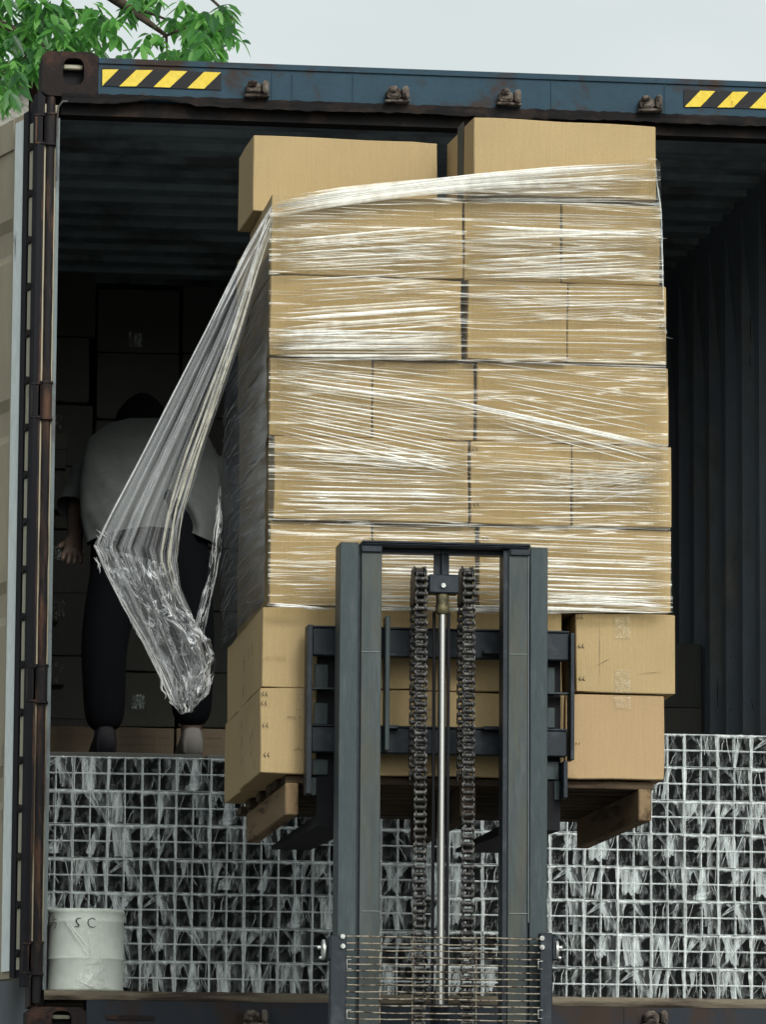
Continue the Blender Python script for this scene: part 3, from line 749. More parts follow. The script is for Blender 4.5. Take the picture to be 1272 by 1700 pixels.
# left side sheet, film and creases darkened to paint its shade
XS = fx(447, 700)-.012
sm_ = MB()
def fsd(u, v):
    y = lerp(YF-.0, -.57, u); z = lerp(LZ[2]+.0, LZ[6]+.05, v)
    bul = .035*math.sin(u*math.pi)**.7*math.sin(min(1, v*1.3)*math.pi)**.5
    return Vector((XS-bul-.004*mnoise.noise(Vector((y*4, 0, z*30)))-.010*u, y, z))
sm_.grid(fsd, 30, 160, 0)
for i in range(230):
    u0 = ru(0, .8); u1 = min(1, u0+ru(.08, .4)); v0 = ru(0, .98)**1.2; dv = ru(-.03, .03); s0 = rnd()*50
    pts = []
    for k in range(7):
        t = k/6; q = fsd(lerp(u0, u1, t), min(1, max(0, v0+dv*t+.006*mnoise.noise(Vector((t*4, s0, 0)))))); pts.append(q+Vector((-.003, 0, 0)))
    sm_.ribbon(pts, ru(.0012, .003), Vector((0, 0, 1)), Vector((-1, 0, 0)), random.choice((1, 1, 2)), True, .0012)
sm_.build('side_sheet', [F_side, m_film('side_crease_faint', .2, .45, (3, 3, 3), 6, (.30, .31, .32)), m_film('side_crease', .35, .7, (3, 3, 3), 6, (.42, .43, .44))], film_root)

# bulging sheet over the right side
rs = MB()
rb = [(1088, 262), (1104, 290), (1114, 345), (1118, 420), (1117, 500), (1113, 570), (1110, 640)]
ra = [(1086, 264), (1089, 300), (1096, 350), (1097, 420), (1100, 500), (1106, 570), (1109, 640)]
def frs(u, v):
    a_ = pl(ra, v); b2 = pl(rb, v)
    y = YF+.5*u; q0 = P(a_[0], a_[1], YF); q1 = P(b2[0], b2[1], YF+.18)
    t = math.sin(u*math.pi/2) if u < 1 else 1
    return Vector((lerp(q0.x, q1.x, t), y, lerp(q0.z, q1.z, u*.4)))
rs.grid(frs, 10, 60, 0)
for i in range(26):
    u0 = ru(0, 1); v0 = ru(0, .7); v1 = min(1, v0+ru(.1, .35)); s0 = rnd()*50
    pts = [frs(min(1, max(0, u0+.25*mnoise.noise(Vector((k*.35, s0, 0))))), lerp(v0, v1, k/9))+Vector((.003, -.003, 0)) for k in range(10)]
    rs.ribbon(pts, ru(.0015, .003), Vector((.7, .7, 0)), Vector((1, -1, 0)).normalized(), random.choice((1, 2)), True, .001)
rs.ribbon([frs(1, k/40)+Vector((.002, 0, 0)) for k in range(41)], .004, Vector((.7, .7, 0)), Vector((1, 0, 0)), 2, False, .001)
rs.build('right_sheet', [m_film('film_right', .28, .65, (2, 2, 5), 5, (.32, .40, .46), thr=(.4, .75)), m_film('rs_c1', .3, .5, (3, 3, 3), 6, (.55, .62, .68)), m_film('rs_c2', .5, .8, (3, 3, 3), 6, (.68, .74, .78))], film_root)

# hanging tail
def ty(v): return YF+.02+.35*v
tail = MB()
A_l = [(452, 338), (408, 415), (347, 538), (283, 662), (228, 768), (183, 852), (156, 905), (176, 950), (200, 1000)]
A_r = [(456, 372), (432, 452), (402, 560), (366, 665), (333, 760), (306, 850), (294, 930), (300, 970), (312, 1010)]
B_l = [(156, 905), (178, 955), (205, 1008), (234, 1062), (262, 1118), (283, 1165), (300, 1186)]
B_r = [(292, 940), (300, 990), (322, 1030), (348, 1060), (360, 1100), (348, 1150), (318, 1180)]
C_l = [(364, 808), (358, 850), (352, 900), (346, 945), (332, 1000), (318, 1060), (305, 1100)]
C_r = [(366, 808), (370, 860), (368, 910), (362, 950), (350, 1000), (338, 1060), (330, 1110)]
def sheet(m, L_, R2, v0, v1, nu, nv, mi, amp, freq, s0, crum=0.0):
    def fn(u, v):
        a_ = pl(L_, v); b2 = pl(R2, v); px = lerp(a_[0], b2[0], u); py = lerp(a_[1], b2[1], u)
        wd = max(abs(b2[0]-a_[0]), 4)/100
        dy = amp*wd*(math.sin(u*freq+2.5*mnoise.noise(Vector((u*3, v*1.5, s0))))+.6*mnoise.noise(Vector((u*14, v*2, s0))))
        dy += crum*(mnoise.noise(Vector((u*7, v*9, s0)))+.5*mnoise.noise(Vector((u*19, v*23, s0))))
        cr_ = crum*160; px += cr_*mnoise.noise(Vector((u*6, v*8, s0+5)))*math.sin(u*math.pi); py += cr_*mnoise.noise(Vector((u*6, v*8, s0+9)))*math.sin(v*math.pi)
        return P(px, py, ty(lerp(v0, v1, v))+dy)
    m.grid(fn, nu, nv, mi, True, lambda u, v: (u+s0*.37, v+s0*.11)); return fn
fA = sheet(tail, A_l[:7]+[(200, 1000), (236, 1066), (268, 1125), (294, 1172)], A_r[:6]+[(292, 915), (300, 975), (328, 1040), (345, 1105), (318, 1170)], 0, .95, 60, 80, 0, .02, 26, 1)
fB = sheet(tail, B_l, B_r, .75, 1, 60, 70, 1, .03, 12, 2, .05)
fB2 = sheet(tail, B_l, B_r, .77, 1, 50, 60, 1, .05, 7, 5, .09)
fC = sheet(tail, C_l, C_r, .6, .95, 14, 50, 1, .05, 9, 3, .04)
XV = Vector((1, 0, 0))
def tcrease(L_, R2, u0, u1, v0, v1, w, mi, va, vb, wob=.03, seg=26):
    s0 = rnd()*99; pts = []
    for k in range(seg+1):
        t = k/seg; v = lerp(v0, v1, t); u = lerp(u0, u1, t)+wob*mnoise.noise(Vector((t*4, s0, 0)))
        a_ = pl(L_, v); b2 = pl(R2, v)
        pts.append(P(lerp(a_[0], b2[0], u), lerp(a_[1], b2[1], u), ty(lerp(va, vb, v))-.018))
    tail.ribbon(pts, w/620, XV, OUT, mi, True, .003)
# faint and medium draped creases
for i in range(24): 
    u = rnd(); v0 = ru(0, .5); tcrease(A_l, A_r, u, u+ru(-.06, .06), v0, min(.9, v0+ru(.3, .8)), ru(.8, 2), 2, 0, .75)
for i in range(8): tcrease(A_l, A_r, 0, ru(.0, .05), ru(0, .1), .76, ru(1, 2.2), 3, 0, .75, .02)
for i in range(6): tcrease(A_l, A_r, ru(.62, .97), ru(.75, 1.0), ru(0, .05), ru(.6, 1), ru(1.5, 4.5), 5, 0, .75, .03)
for i in range(7): tcrease(A_l, A_r, ru(.25, .5), ru(.2, .45), ru(.1, .3), ru(.6, 1), ru(1, 3), 2, 0, .75, .05)
for i in range(6): tcrease(A_l, A_r, ru(0, 1), ru(0, 1), 0, ru(.12, .4), ru(2, 4), 3, 0, .75, .02)
# bright lower-left edge and the gathered tip
for i in range(5): tcrease(B_l, B_r, ru(0, .05), ru(0, .2), 0, ru(.7, 1), ru(.9, 2.2), 4, .75, 1, .02)
for i in range(9):
    v0 = ru(0, .8); u = rnd(); tcrease(B_l, B_r, u, u+ru(-.22, .22), v0, min(1, v0+ru(.15, .4)), ru(.7, 2.0), random.choice((2, 2, 3, 3, 4)), .75, 1, .05, 14)
for i in range(12):
    v0 = ru(.5, .9); u = rnd(); tcrease(B_l, B_r, u, u+ru(-.25, .25), v0, min(1, v0+ru(.08, .25)), ru(1.2, 3.8), random.choice((2, 3, 3, 4)), .75, 1, .09, 10)
for i in range(9):
    v0 = ru(0, .8); u = rnd(); tcrease(C_l, C_r, u, u+ru(-.4, .4), v0, min(1, v0+ru(.1, .4)), ru(.8, 2.2), random.choice((3, 3, 4)), .6, .95, .12, 14)
# knot of bunched film at the left corner
for i in range(26):
    c_ = (ru(160, 190), ru(872, 945)); an = ru(-.7, .7)+1.2; l = ru(8, 24)
    pts = [P(c_[0]+math.cos(an)*l*(t-.5)+2*mnoise.noise(Vector((t*3, i*.37, 0.5))), c_[1]+math.sin(an)*l*(t-.5), ty(.72)-.02-.02*rnd()) for t in (0, .33, .66, 1)]
    tail.ribbon(pts, ru(.0012, .003), Vector((math.sin(an), 0, math.cos(an))), OUT, random.choice((3, 4)), True, .004)
# ragged threads at the tip
for i in range(7):
    a_ = (ru(278, 326), ru(1140, 1176)); b2 = (a_[0]+ru(-4, 12), a_[1]+ru(8, 26))
    tail.ribbon([P(lerp(a_[0], b2[0], t)+ru(-1, 1), lerp(a_[1], b2[1], t), ty(1)-.03*rnd()) for t in (0, .3, .6, 1)], ru(.002, .004), XV, OUT, random.choice((3, 4)), True, .003)
tail.build('hanging_tail', [F_tail, F_crump, m_film('tail_faint', .12, .3, (3, 3, 3), 8, (.7, .71, .74)), m_film('tail_mid', .3, .6, (3, 3, 3), 8, (.8, .81, .83)), F_c3,
    m_film('tail_cream', .35, .65, (3, 3, 3), 8, (.72, .69, .58))], film_root)

# ================================================================ STACKER (mast, carriage, guard)
YM = -1.80
st = thing('pallet_stacker', (P(736, 1500, YM).x, YM, 0), 'dark grey pallet stacker with a tall mast, lift chains and wire guard', 'forklift')
def mx_(px, py=1300): return P(px, py, YM).x
ztm = P(736, 903, YM).z
# outer rails: C channels
def channel(x0, x1, y0, y1, z0, z1, name, mat, open_right=True, t_=.008):
    m = MB(); 
    m.cbox((x0, y0, z0), (x1, y0+t_, z1), .0015)                    # front flange
    m.cbox((x0, y1-t_, z0), (x1, y1, z1), .0015)
    xw = (x0, x0+t_) if open_right else (x1-t_, x1)
    m.box((xw[0], y0+t_+.0003, z0+.001), (xw[1], y1-t_-.0003, z1-.001))
    return m.build(name, mat, st)
zl, zr = P(578, 900, YM).z, P(894, 909, YM).z
channel(mx_(562), mx_(593), YM, YM+.10, .12, zl, 'outer_rail', M_mast)
channel(mx_(880), mx_(909), YM, YM+.10, .12, zr, 'outer_rail', M_mast, False)
zi = P(736, 908, YM).z
channel(mx_(598), mx_(632), YM+.004, YM+.085, .14, zi, 'inner_rail', M_mastw, True)
channel(mx_(844), mx_(876.5), YM+.004, YM+.085, .14, zi, 'inner_rail', M_mastw, False)
m = MB(); m.box((mx_(836), YM+.010, .14), (mx_(843.5), YM+.08, zi-.004)); m.box((mx_(594), YM+.012, .14), (mx_(597.5), YM+.08, zi-.004)); m.box((mx_(877), YM+.012, .14), (mx_(879.5), YM+.08, zi-.004)); m.build('rail_web_shade', M_mastd, st)  # dark bars paint the shade of the rail gaps and web side
# rounded joint lines on rails (small weld beads)
m = MB()
for xa, xb, py in ((600, 630, 1082), (846, 876, 1086), (600, 630, 1512), (846, 876, 1516)):
    pts = [P(lerp(xa, xb, k/14), py+1.2*mnoise.noise(Vector((k*.9, xa, 0))), YM+.003) for k in range(15)]; m.tube(pts, .0012, 5)
m.tube([P(877.5, 915+k*22, YM+.002) for k in range(29)], .0016, 5)  # pale bead drawn as the bright highlight along the rail edge
m.build('weld_and_highlight_bead', m_plain('weld_and_highlight', (.16, .19, .19), .4, .3), st)
# top crossbar
m = MB(); zt = P(736, 900, YM).z
m.cbox((mx_(597), YM-.006, zt-.013), (mx_(880), YM+.09, zt), .004)
m.cbox((mx_(597), YM-.004, zt-.030), (mx_(632), YM+.0035, zt-.0135), .002); m.cbox((mx_(846), YM-.004, zt-.030), (mx_(880), YM+.0035, zt-.0135), .002)
m.box((mx_(632.5), YM+.05, zt-.024), (mx_(845.5), YM+.088, zt-.0135))
m.build('top_crossbar', M_mastd, st)
# centre plate, crosshead, rod
YC = YM+.03
cxx = P(736, 950, YC).x
m = MB(); m.box((cxx-.0195, YC+.03, P(736, 962, YC).z), (cxx+.0195, YC+.042, zt-.014)); m.box((cxx-.001, YC+.015, P(736, 958, YC).z), (cxx+.003, YC+.0298, zt-.014)); m.build('centre_plate', M_mastd, st)
m = MB(); m.cbox((cxx-.039, YC-.02, P(736, 986, YC).z), (cxx+.039, YC+.029, P(736, 955, YC).z), .003); ch_ = m.build('crosshead', M_mastd, st)
m = MB(); q = P(736, 972, YC-.021); m.tube([q, q+Vector((0, -.006, 0))], .006, 8); m.build('bolt', M_bolt, ch_)
xc2 = P(733, 1300, YC).x
m = MB(); m.tube([(xc2, YC, P(734, 987, YC).z), (xc2, YC, P(734, 1005, YC).z), (xc2, YC, P(734, 1006, YC).z), (xc2, YC, P(734, 1017, YC).z), (xc2, YC, P(734, 1020, YC).z)], [.0165, .0165, .018, .018, .0125], 20); m.build('rod_collar', M_brass, st)
m = MB(); m.tube([(xc2, YC, P(734, 1020, YC).z), (xc2, YC, P(734, 1667, YC).z)], .0100, 24); m.build('piston_rod', M_chrome, st)
m = MB(); m.tube([(xc2, YC, P(734, 1667, YC).z), (xc2, YC, P(734, 1672, YC).z), (xc2, YC, P(734, 1672, YC).z-.001), (xc2, YC, .2)], [.022, .024, .021, .021], 24); m.build('cylinder', M_mastd, st)
# two dark hoses beside the rod
m = MB()
for dx in (-.017, .020): m.box((xc2+dx-.0035, YC+.02, 1.2), (xc2+dx+.0035, YC+.034, P(734, 1020, YC).z+.01))
m.build('hose', M_black, st)
# chains with sheaves
def chain(px):
    xc = P(px, 1300, YC).x; root_z = P(px, 975, YC).z
    wsh = MB(); r0 = .040
    wsh.tube([(xc-.010, YC+.028, root_z), (xc-.006, YC+.028, root_z), (xc+.006, YC+.028, root_z), (xc+.010, YC+.028, root_z)], [r0+.006, r0-.002, r0-.002, r0+.006], 32)
    # rim flange toward the side
    wsh.tube([(xc-.0165, YC+.028, root_z), (xc-.0135, YC+.028, root_z)], r0+.004, 32)
    wsh.build('sheave', M_chain, st)
    c_ = MB(); pitch = .0188; links = []
    z = 1.15
    # straight run then half circle over sheave
    path = []
    zz = root_z
    n_down = int((root_z-1.15)/pitch)
    for i in range(n_down, 0, -1): path.append((YC+.028-r0-.006, root_z-i*pitch, 0.))
    na = int(math.pi*(r0+.006)/pitch)
    for i in range(na+1):
        an = math.pi*i/na; path.append((YC+.028-(r0+.006)*math.cos(an), root_z+(r0+.006)*math.sin(an), an))
    nb = int(.5/pitch)
    for i in range(1, nb): path.append((YC+.028+r0+.006, root_z-i*pitch, math.pi))
    for i, (y, z, an) in enumerate(path):
        T_ = Matrix.Translation((xc, y, z)) @ Matrix.Rotation(-an, 4, 'X')
        # roller
        pts = [T_ @ Vector((-.0085, 0, 0)), T_ @ Vector((.0085, 0, 0))]; c_.tube(pts, .0068, 10)
        c_.tube([T_ @ Vector((-.0165, 0, 0)), T_ @ Vector((.0165, 0, 0))], .0028, 6)
        off = (.0090, .0122) if i % 2 else (.0128, .0160)
        for s_ in (-1, 1):
            a_, b2 = sorted((s_*off[0], s_*off[1]))
            ol = [(-.0075, -.003), (-.0092, .003), (-.0068, .0075), (-.0062, pitch/2), (-.0068, pitch-.0075), (-.0092, pitch-.003), (-.0075, pitch+.003)]
            ol2 = ol+[(-y_, z_) for y_, z_ in reversed(ol)]
            ol2 = [(y_, z_*1.16-.0015) for y_, z_ in ol2]; n_ = len(ol2)
            vs = [T_ @ Vector((a_, y_, z_)) for y_, z_ in ol2]+[T_ @ Vector((b2, y_, z_)) for y_, z_ in ol2]
            c_.add(vs, [tuple(range(n_)), tuple(range(2*n_-1, n_-1, -1))]+[(k, n_+k, n_+(k+1) % n_, (k+1) % n_) for k in range(n_)])
    c_.build('lift_chain', M_chain, st)
chain(696); chain(775.5)
# carriage
YK = YL-.075
def kx(px): return P(px, 1200, YK).x
def kz(py, px=736): return P(px, py, YK).z
def plate(m, a_, b2, y0, y1, pxr=None, ya=0, yb=.012, mi=0, ch=.0015):
    m.cbox((kx(a_), YK+ya, kz(y1, (a_+b2)/2)), (kx(b2), YK+yb, kz(y0, (a_+b2)/2)), ch, mi)
m = MB(); m.cbox((kx(517.5), YK, kz(1092)), (kx(945), YK+.03, kz(1046)), .003); m.cbox((kx(517.5), YK-.004, kz(1046)), (kx(945), YK+.03, kz(1043)), .001)
m.build('upper_carriage_bar', M_mastd, st)
m = MB(); m.cbox((kx(517.5), YK, kz(1252)), (kx(942), YK+.03, kz(1209)), .003); m.cbox((kx(517.5), YK-.004, kz(1209)), (kx(942), YK+.03, kz(1206)), .001)
m.build('lower_carriage_bar', M_mastd, st)
for (a_, b2, y0, y1) in ((508, 517, 1038, 1318), (945.5, 952, 1052, 1262), (934, 941, 1264, 1325)):
    m = MB(); plate(m, a_, b2, y0, y1, ya=-.02, yb=.04); m.build('side_plate', M_mastd, st)
for a_, b2 in ((517.5, 562), (909, 945)):
    m = MB(); m.cbox((kx(a_), YK+.0, kz(1148)), (kx(b2), YK+.03, kz(1145)), .0008); m.build('carriage_ledge', M_mast, st)
for (a_, b2, y0, y1) in ((524, 547, 1100, 1143), (524, 547, 1164, 1200), (522, 548, 1258, 1284), (520, 529, 1288, 1318), (912, 925, 1105, 1150), (912, 925, 1172, 1206), (911, 932, 1262, 1292), (924, 933.5, 1294, 1326)):
    m = MB(); plate(m, a_, b2, y0, y1, ya=.034, yb=.04); m.build('fork_hanger', M_mast, st)
for a_, b2 in ((530, 600), (860, 935)):        # forks: vertical shank and tapering blade under the load
    m = MB(); x0, x1 = kx(a_), kx(b2); zf = zp-.105
    m.box((x0, YK+.0415, zf-.03), (x1, YK+.066, kz(1060)))
    m.add([(x0, YK+.0662, zf-.03), (x1, YK+.0662, zf-.03), (x1, -.5, zf-.01), (x0, -.5, zf-.01), (x0, YK+.0662, zf+.0), (x1, YK+.0662, zf+.0), (x1, -.5, zf), (x0, -.5, zf)],
          [(0, 3, 2, 1), (4, 5, 6, 7), (0, 1, 5, 4), (1, 2, 6, 5), (2, 3, 7, 6), (3, 0, 4, 7)])
    m.build('fork', M_black, st)
for px in (638, 832):
    m = MB(); m.cbox((kx(px-3), YK-.05, kz(1250)), (kx(px+5), YK-.001, kz(1028 if px < 700 else 1034)), .002); m.build('roller_plate', M_mast, st)
for a_, b2, y in ((643, 656, 1088), (643, 660, 1208), (800, 826, 1084), (800, 826, 1210)):
    m = MB(); plate(m, a_, b2, y-3, y+3, ya=-.03, yb=-.0005); m.build('stop_lug', M_mastd, st)
# wire guard
YG = YM-.06
gd = MB()
xl, xr = P(575, 1640, YG).x, P(896, 1640, YG).x
zg0, zg1 = .75, P(736, 1556, YG).z
i = 0; z = zg1
while z > zg0:
    pts = [(lerp(xl, xr, k/24), YG+.0015*mnoise.noise(Vector((k*.4, i*3, 0))), z+.0022*mnoise.noise(Vector((k*.25, i*1.7, 5)))) for k in range(25)]
    gd.tube(pts, .0021, 6); z -= .0172; i += 1
for px in (631, 685, 791):
    x = P(px, 1640, YG).x; gd.tube([(x, YG+.003, zg0), (x, YG+.003, zg1+.002)], .0016, 5)
mg = gd.build('wire_guard', M_wire, st)
m = MB()
m.cbox((P(548, 1620, YG).x, YG-.004, .70), (P(575, 1620, YG).x-.0005, YG+.03, P(560, 1552, YG).z), .002)
m.cbox((P(896, 1620, YG).x+.0005, YG-.004, .70), (P(917, 1620, YG).x, YG+.03, P(905, 1548, YG).z), .002)
m.build('guard_frame', M_mastd, st)
for px, py in ((569, 1554), (569, 1570), (900, 1557), (900, 1572)):
    m = MB(); q = P(px, py, YG-.004); m.tube([q, q+Vector((0, -.006, 0))], .0062, 10); m.tube([q+Vector((0, -.0061, 0)), q+Vector((0, -.008, 0))], .003, 8); m.build('guard_bolt', M_bolt, st)
for px, y0, y1 in ((577, 1592, 1608), (577, 1676, 1690), (895, 1595, 1608), (895, 1676, 1690)):
    m = MB(); m.tube([P(px+6, y0, YG-.004), P(px-1, y0, YG-.006), P(px-1, y1, YG-.006), P(px+6, y1, YG-.004)], .0013, 5); m.build('guard_clip', M_bolt, st)
for sx, pa, pb in ((-1, 540, 553), (1, 917, 925)):    # side rollers / knobs
    m = MB(); q = P((pa+pb)/2, 1576, YG)
    m.cbox((P(min(pa, pb)+(5 if sx < 0 else 0), 1576, YG).x, YG-.002, q.z-.026), (P(max(pa, pb)+(3 if sx > 0 else 8), 1576, YG).x, YG+.03, q.z+.034), .003)
    kb = m.build('guard_bracket', M_mastd, st)
    m = MB(); qx = P(536 if sx < 0 else 927, 1574, YG).x
    m.tube([(qx, YG+.012, q.z), (qx-sx*.006, YG+.012, q.z)], .026, 20); m.tube([(qx+sx*.004, YG+.012, q.z+.006), (qx+sx*.012, YG+.012, q.z+.006)], .005, 8); m.tube([(qx+sx*.001, YG+.005, q.z-.02), (qx+sx*.008, YG+.005, q.z-.02)], .004, 8)
    m.build('knob', M_bolt, kb)
# body below the frame
m = MB(); xm = (xl+xr)/2
m.cbox((xm-.32, YM-.55, .12), (xm+.32, YM-.02, .68), .02); m.build('body', M_mast, st)
m = MB(); m.tube([(xm-.1, YM-.5, .4), (xm-.1, YM-.75, .95), (xm-.14, YM-.8, 1.02), (xm+.14, YM-.8, 1.02), (xm+.1, YM-.75, .95), (xm+.1, YM-.5, .4)], .014, 8); m.build('tiller_handle', M_black, st)
for dx in (-.34, .34):
    m = MB(); m.box((xm+dx-.04, YM-.1, .06), (xm+dx+.04, -.7, .14)); m.build('support_leg', M_mast, st)
for dx, y in ((-.25, YM-.35), (.25, YM-.35), (-.34, -.75), (.34, -.75)):
    m = MB(); m.tube([(xm+dx-.03, y, .06), (xm+dx+.03, y, .06)], .06, 20); m.build('wheel', M_tyre, st)

# ================================================================ WRAPPED TUBE BUNDLES
YP = .27; PW = (fx(0, 0)*0+ (P(349+57*0, 1400, YP).x-P(120.5, 1400, YP).x)/4); 
CW = PW/2
XP0 = P(120.5, 1400, YP).x-PW        # left edge of first full bundle column
PH = (P(200, 1256, YP).z-FL)/7.0
def tube_mesh():
    m = MB(); w, h = CW-.0012, PH/2-.0010; t_ = .0019; d = .34
    o_ = [(0, 0), (w, 0), (w, h), (0, h)]; i_ = [(t_, t_), (w-t_, t_), (w-t_, h-t_), (t_, h-t_)]
    vs = [(x, 0, z) for x, z in o_]+[(x, 0, z) for x, z in i_]+[(x, d, z) for x, z in o_]+[(x, d, z) for x, z in i_]+[(x, .004, z) for x, z in i_]
    fs = []; 
    for k in range(4):
        j = (k+1) % 4
        m.add([vs[k], vs[j], vs[4+j], vs[4+k]], [(0, 1, 2, 3)], 1)
        m.add([vs[k], vs[8+k], vs[8+j], vs[j]], [(0, 1, 2, 3)], 1)
        m.add([vs[4+k], vs[4+j], vs[12+j], vs[12+k]], [(0, 1, 2, 3)], 0)
    m.add([vs[12], vs[13], vs[14], vs[15]], [(0, 1, 2, 3)], 0)
    me = bpy.data.meshes.new('square_tube'); me.from_pydata([tuple(v_) for v_ in m.v], [], m.f)
    for q in (M_tubein, M_rim): me.materials.append(q)
    for p, mi in zip(me.polygons, m.m): p.material_index = mi
    return me
TM = tube_mesh()
def wrap_mesh(seed):
    random.seed(100+seed); m = MB(); w, h = PW-.0012, PH-.0012
    m.grid(lambda u, v: (u*w, -.003-.004*abs(mnoise.noise(Vector((u*4, v*4, seed)))), v*h), 10, 10, 0)
    # folded band along the top, spilling a little forward
    bh = ru(.004, .011)
    def band(u, v):
        return (u*w, -.004-.006*math.sin(v*math.pi)-.004*mnoise.noise(Vector((u*7, v, seed+3))), h-.0005+.003*mnoise.noise(Vector((u*5, 0, seed)))*(1-v)-v*(bh+.008*max(0, mnoise.noise(Vector((u*6, 1, seed*2))))))
    m.grid(band, 18, 4, 2)
    m.grid(lambda u, v: (u*w, -.004+v*.33, h-.0005+.002*mnoise.noise(Vector((u*6, v*5, seed)))), 8, 8, 1)
    # edge bands on the sides
    if rnd() < .75:
        x = random.choice((0, w)); sgn = 1 if x == 0 else -1
        bw = ru(.003, .010)
        m.grid(lambda u, v: (x+sgn*u*bw*(.4+.8*mnoise.noise(Vector((v*5, seed, 0)))**2+(v)*.8), -.006-.003*mnoise.noise(Vector((u, v*9, seed))), v*h), 3, 12, 2 if rnd() < .5 else 1)
    # draped triangles
    for q in range(random.choice((1, 2, 2, 3))):      # soft drapes: wide on the top edge, gathering towards a corner or joint below
        xa_ = random.choice((ru(0, w*.3), ru(w*.4, w*.8))); xw = ru(.012, .06); xw = min(xw, w-xa_); tx_ = min((0, w/2, w, 0, w), key=lambda t: abs(t-(xa_+xw/2))+ru(0, .08)) if rnd() < .6 else xa_+xw*.5+ru(-.02, .02); zb2 = max(0, ru(-.35, .5)*h); nar = ru(.1, 1.3)
        def drape(u, v, xa_=xa_, xw=xw, tx_=tx_, zb2=zb2, nar=nar, q=q):
            e = v**.8; x = lerp(xa_+u*xw, min(w, max(0, tx_+(u-.5)*xw*nar)), e)
            x += .003*mnoise.noise(Vector((u*3, v*4, seed+q*5)))*math.sin(v*math.pi)
            return (x+.004*mnoise.noise(Vector((v*5, seed, q)))*v, -.004-.0015*q-.005*abs(mnoise.noise(Vector((u*6, v*1.2, seed+31+q)))), lerp(h-.001, zb2+.012*mnoise.noise(Vector((u*5, 1, seed)))*(1 if zb2 else 0), v))
        m.grid(drape, 16, 14, 1)
    for i in range(random.randint(0, 2)):
        xa = ru(0, w*.8); xb = xa+ru(.010, .042); xb = min(xb, w); xc = random.choice((0, w/2, w, ru(0, w))); zc = random.choice((0, h/2, ru(0, h*.6)))
        def tri(u, v, xa=xa, xb=xb, xc=xc, zc=zc, i=i):
            x = lerp(lerp(xa, xb, u), xc+(u-.5)*.004, v); z = lerp(h-.001, zc, v)
            return (x, -.006-.001*i-.005*math.sin(u*9+3*mnoise.noise(Vector((u*2, v*3, seed+i))))*(1-v*.7), z)
        m.grid(tri, 10, 10, 1)
    for i in range(random.randint(2, 6)):
        x0 = ru(0, w); x1 = min(w, max(0, x0+ru(-.045, .045))); zt_ = h if rnd() < .6 else ru(h*.4, h); zb_ = zt_*ru(0, .6)
        s0 = rnd()*50
        pts = [(lerp(x0, x1, t)+.006*mnoise.noise(Vector((t*3, s0, 0))), -.010-.003*rnd(), lerp(zt_, zb_, t)) for t in (0, .2, .4, .6, .8, 1)]
        m.ribbon(pts, ru(.0008, .0026), Vector((1, 0, 0)), OUT, 2, True, .0012)
    if rnd() < .12:      # big loose flap
        x0 = ru(0, w*.5); z0_ = ru(0, h*.5); ww = ru(.03, .05); hh = ru(.03, .06); sh = ru(-.02, .03)
        m.grid(lambda u, v: (x0+u*ww+v*sh, -.012-.006*mnoise.noise(Vector((u*4, v*4, seed+20))), z0_+v*hh*(.5+u*.5)), 8, 8, 1)
    # gleam of film over the tube edges, drawn as a grid of pale ribbons
    for (ax, az, bx_, bz_) in ((w/2, 0, w/2, h), (0, h/2, w, h/2), (.0012, 0, .0012, h), (w-.0012, 0, w-.0012, h)):
        vert = ax == bx_; s0 = rnd()*60
        pts = [(lerp(ax, bx_, k/8)+(.0009*mnoise.noise(Vector((k*.6, s0, 0))) if vert else 0), -.0145, lerp(az, bz_, k/8)+(0 if vert else .0009*mnoise.noise(Vector((k*.6, s0, 3))))) for k in range(9)]
        m.ribbon(pts, ru(.0016, .0027), Vector((1, 0, 0)) if vert else Vector((0, 0, 1)), OUT, 2, False, .0008)
    for cx_, cz_ in ((w/2, h/2), (0, 0), (w/2, 0), (0, h/2)):
        if rnd() < .5:
            m.ribbon([(cx_-.004, -.006, cz_), (cx_, -.007, cz_+.001), (cx_+.004, -.006, cz_+.001)], .006, Vector((0, 0, 1)), OUT, 2, True, .003)
    me = bpy.data.meshes.new('plastic_wrap'); me.from_pydata([tuple(v_) for v_ in m.v], [], m.f)
    for q in (F_pack, F_veil, F_fold): me.materials.append(q)
    for p, mi, s_ in zip(me.polygons, m.m, m.sm): p.material_index = mi; p.use_smooth = s_
    return me
WR = [wrap_mesh(i) for i in range(30)]
random.seed(21)
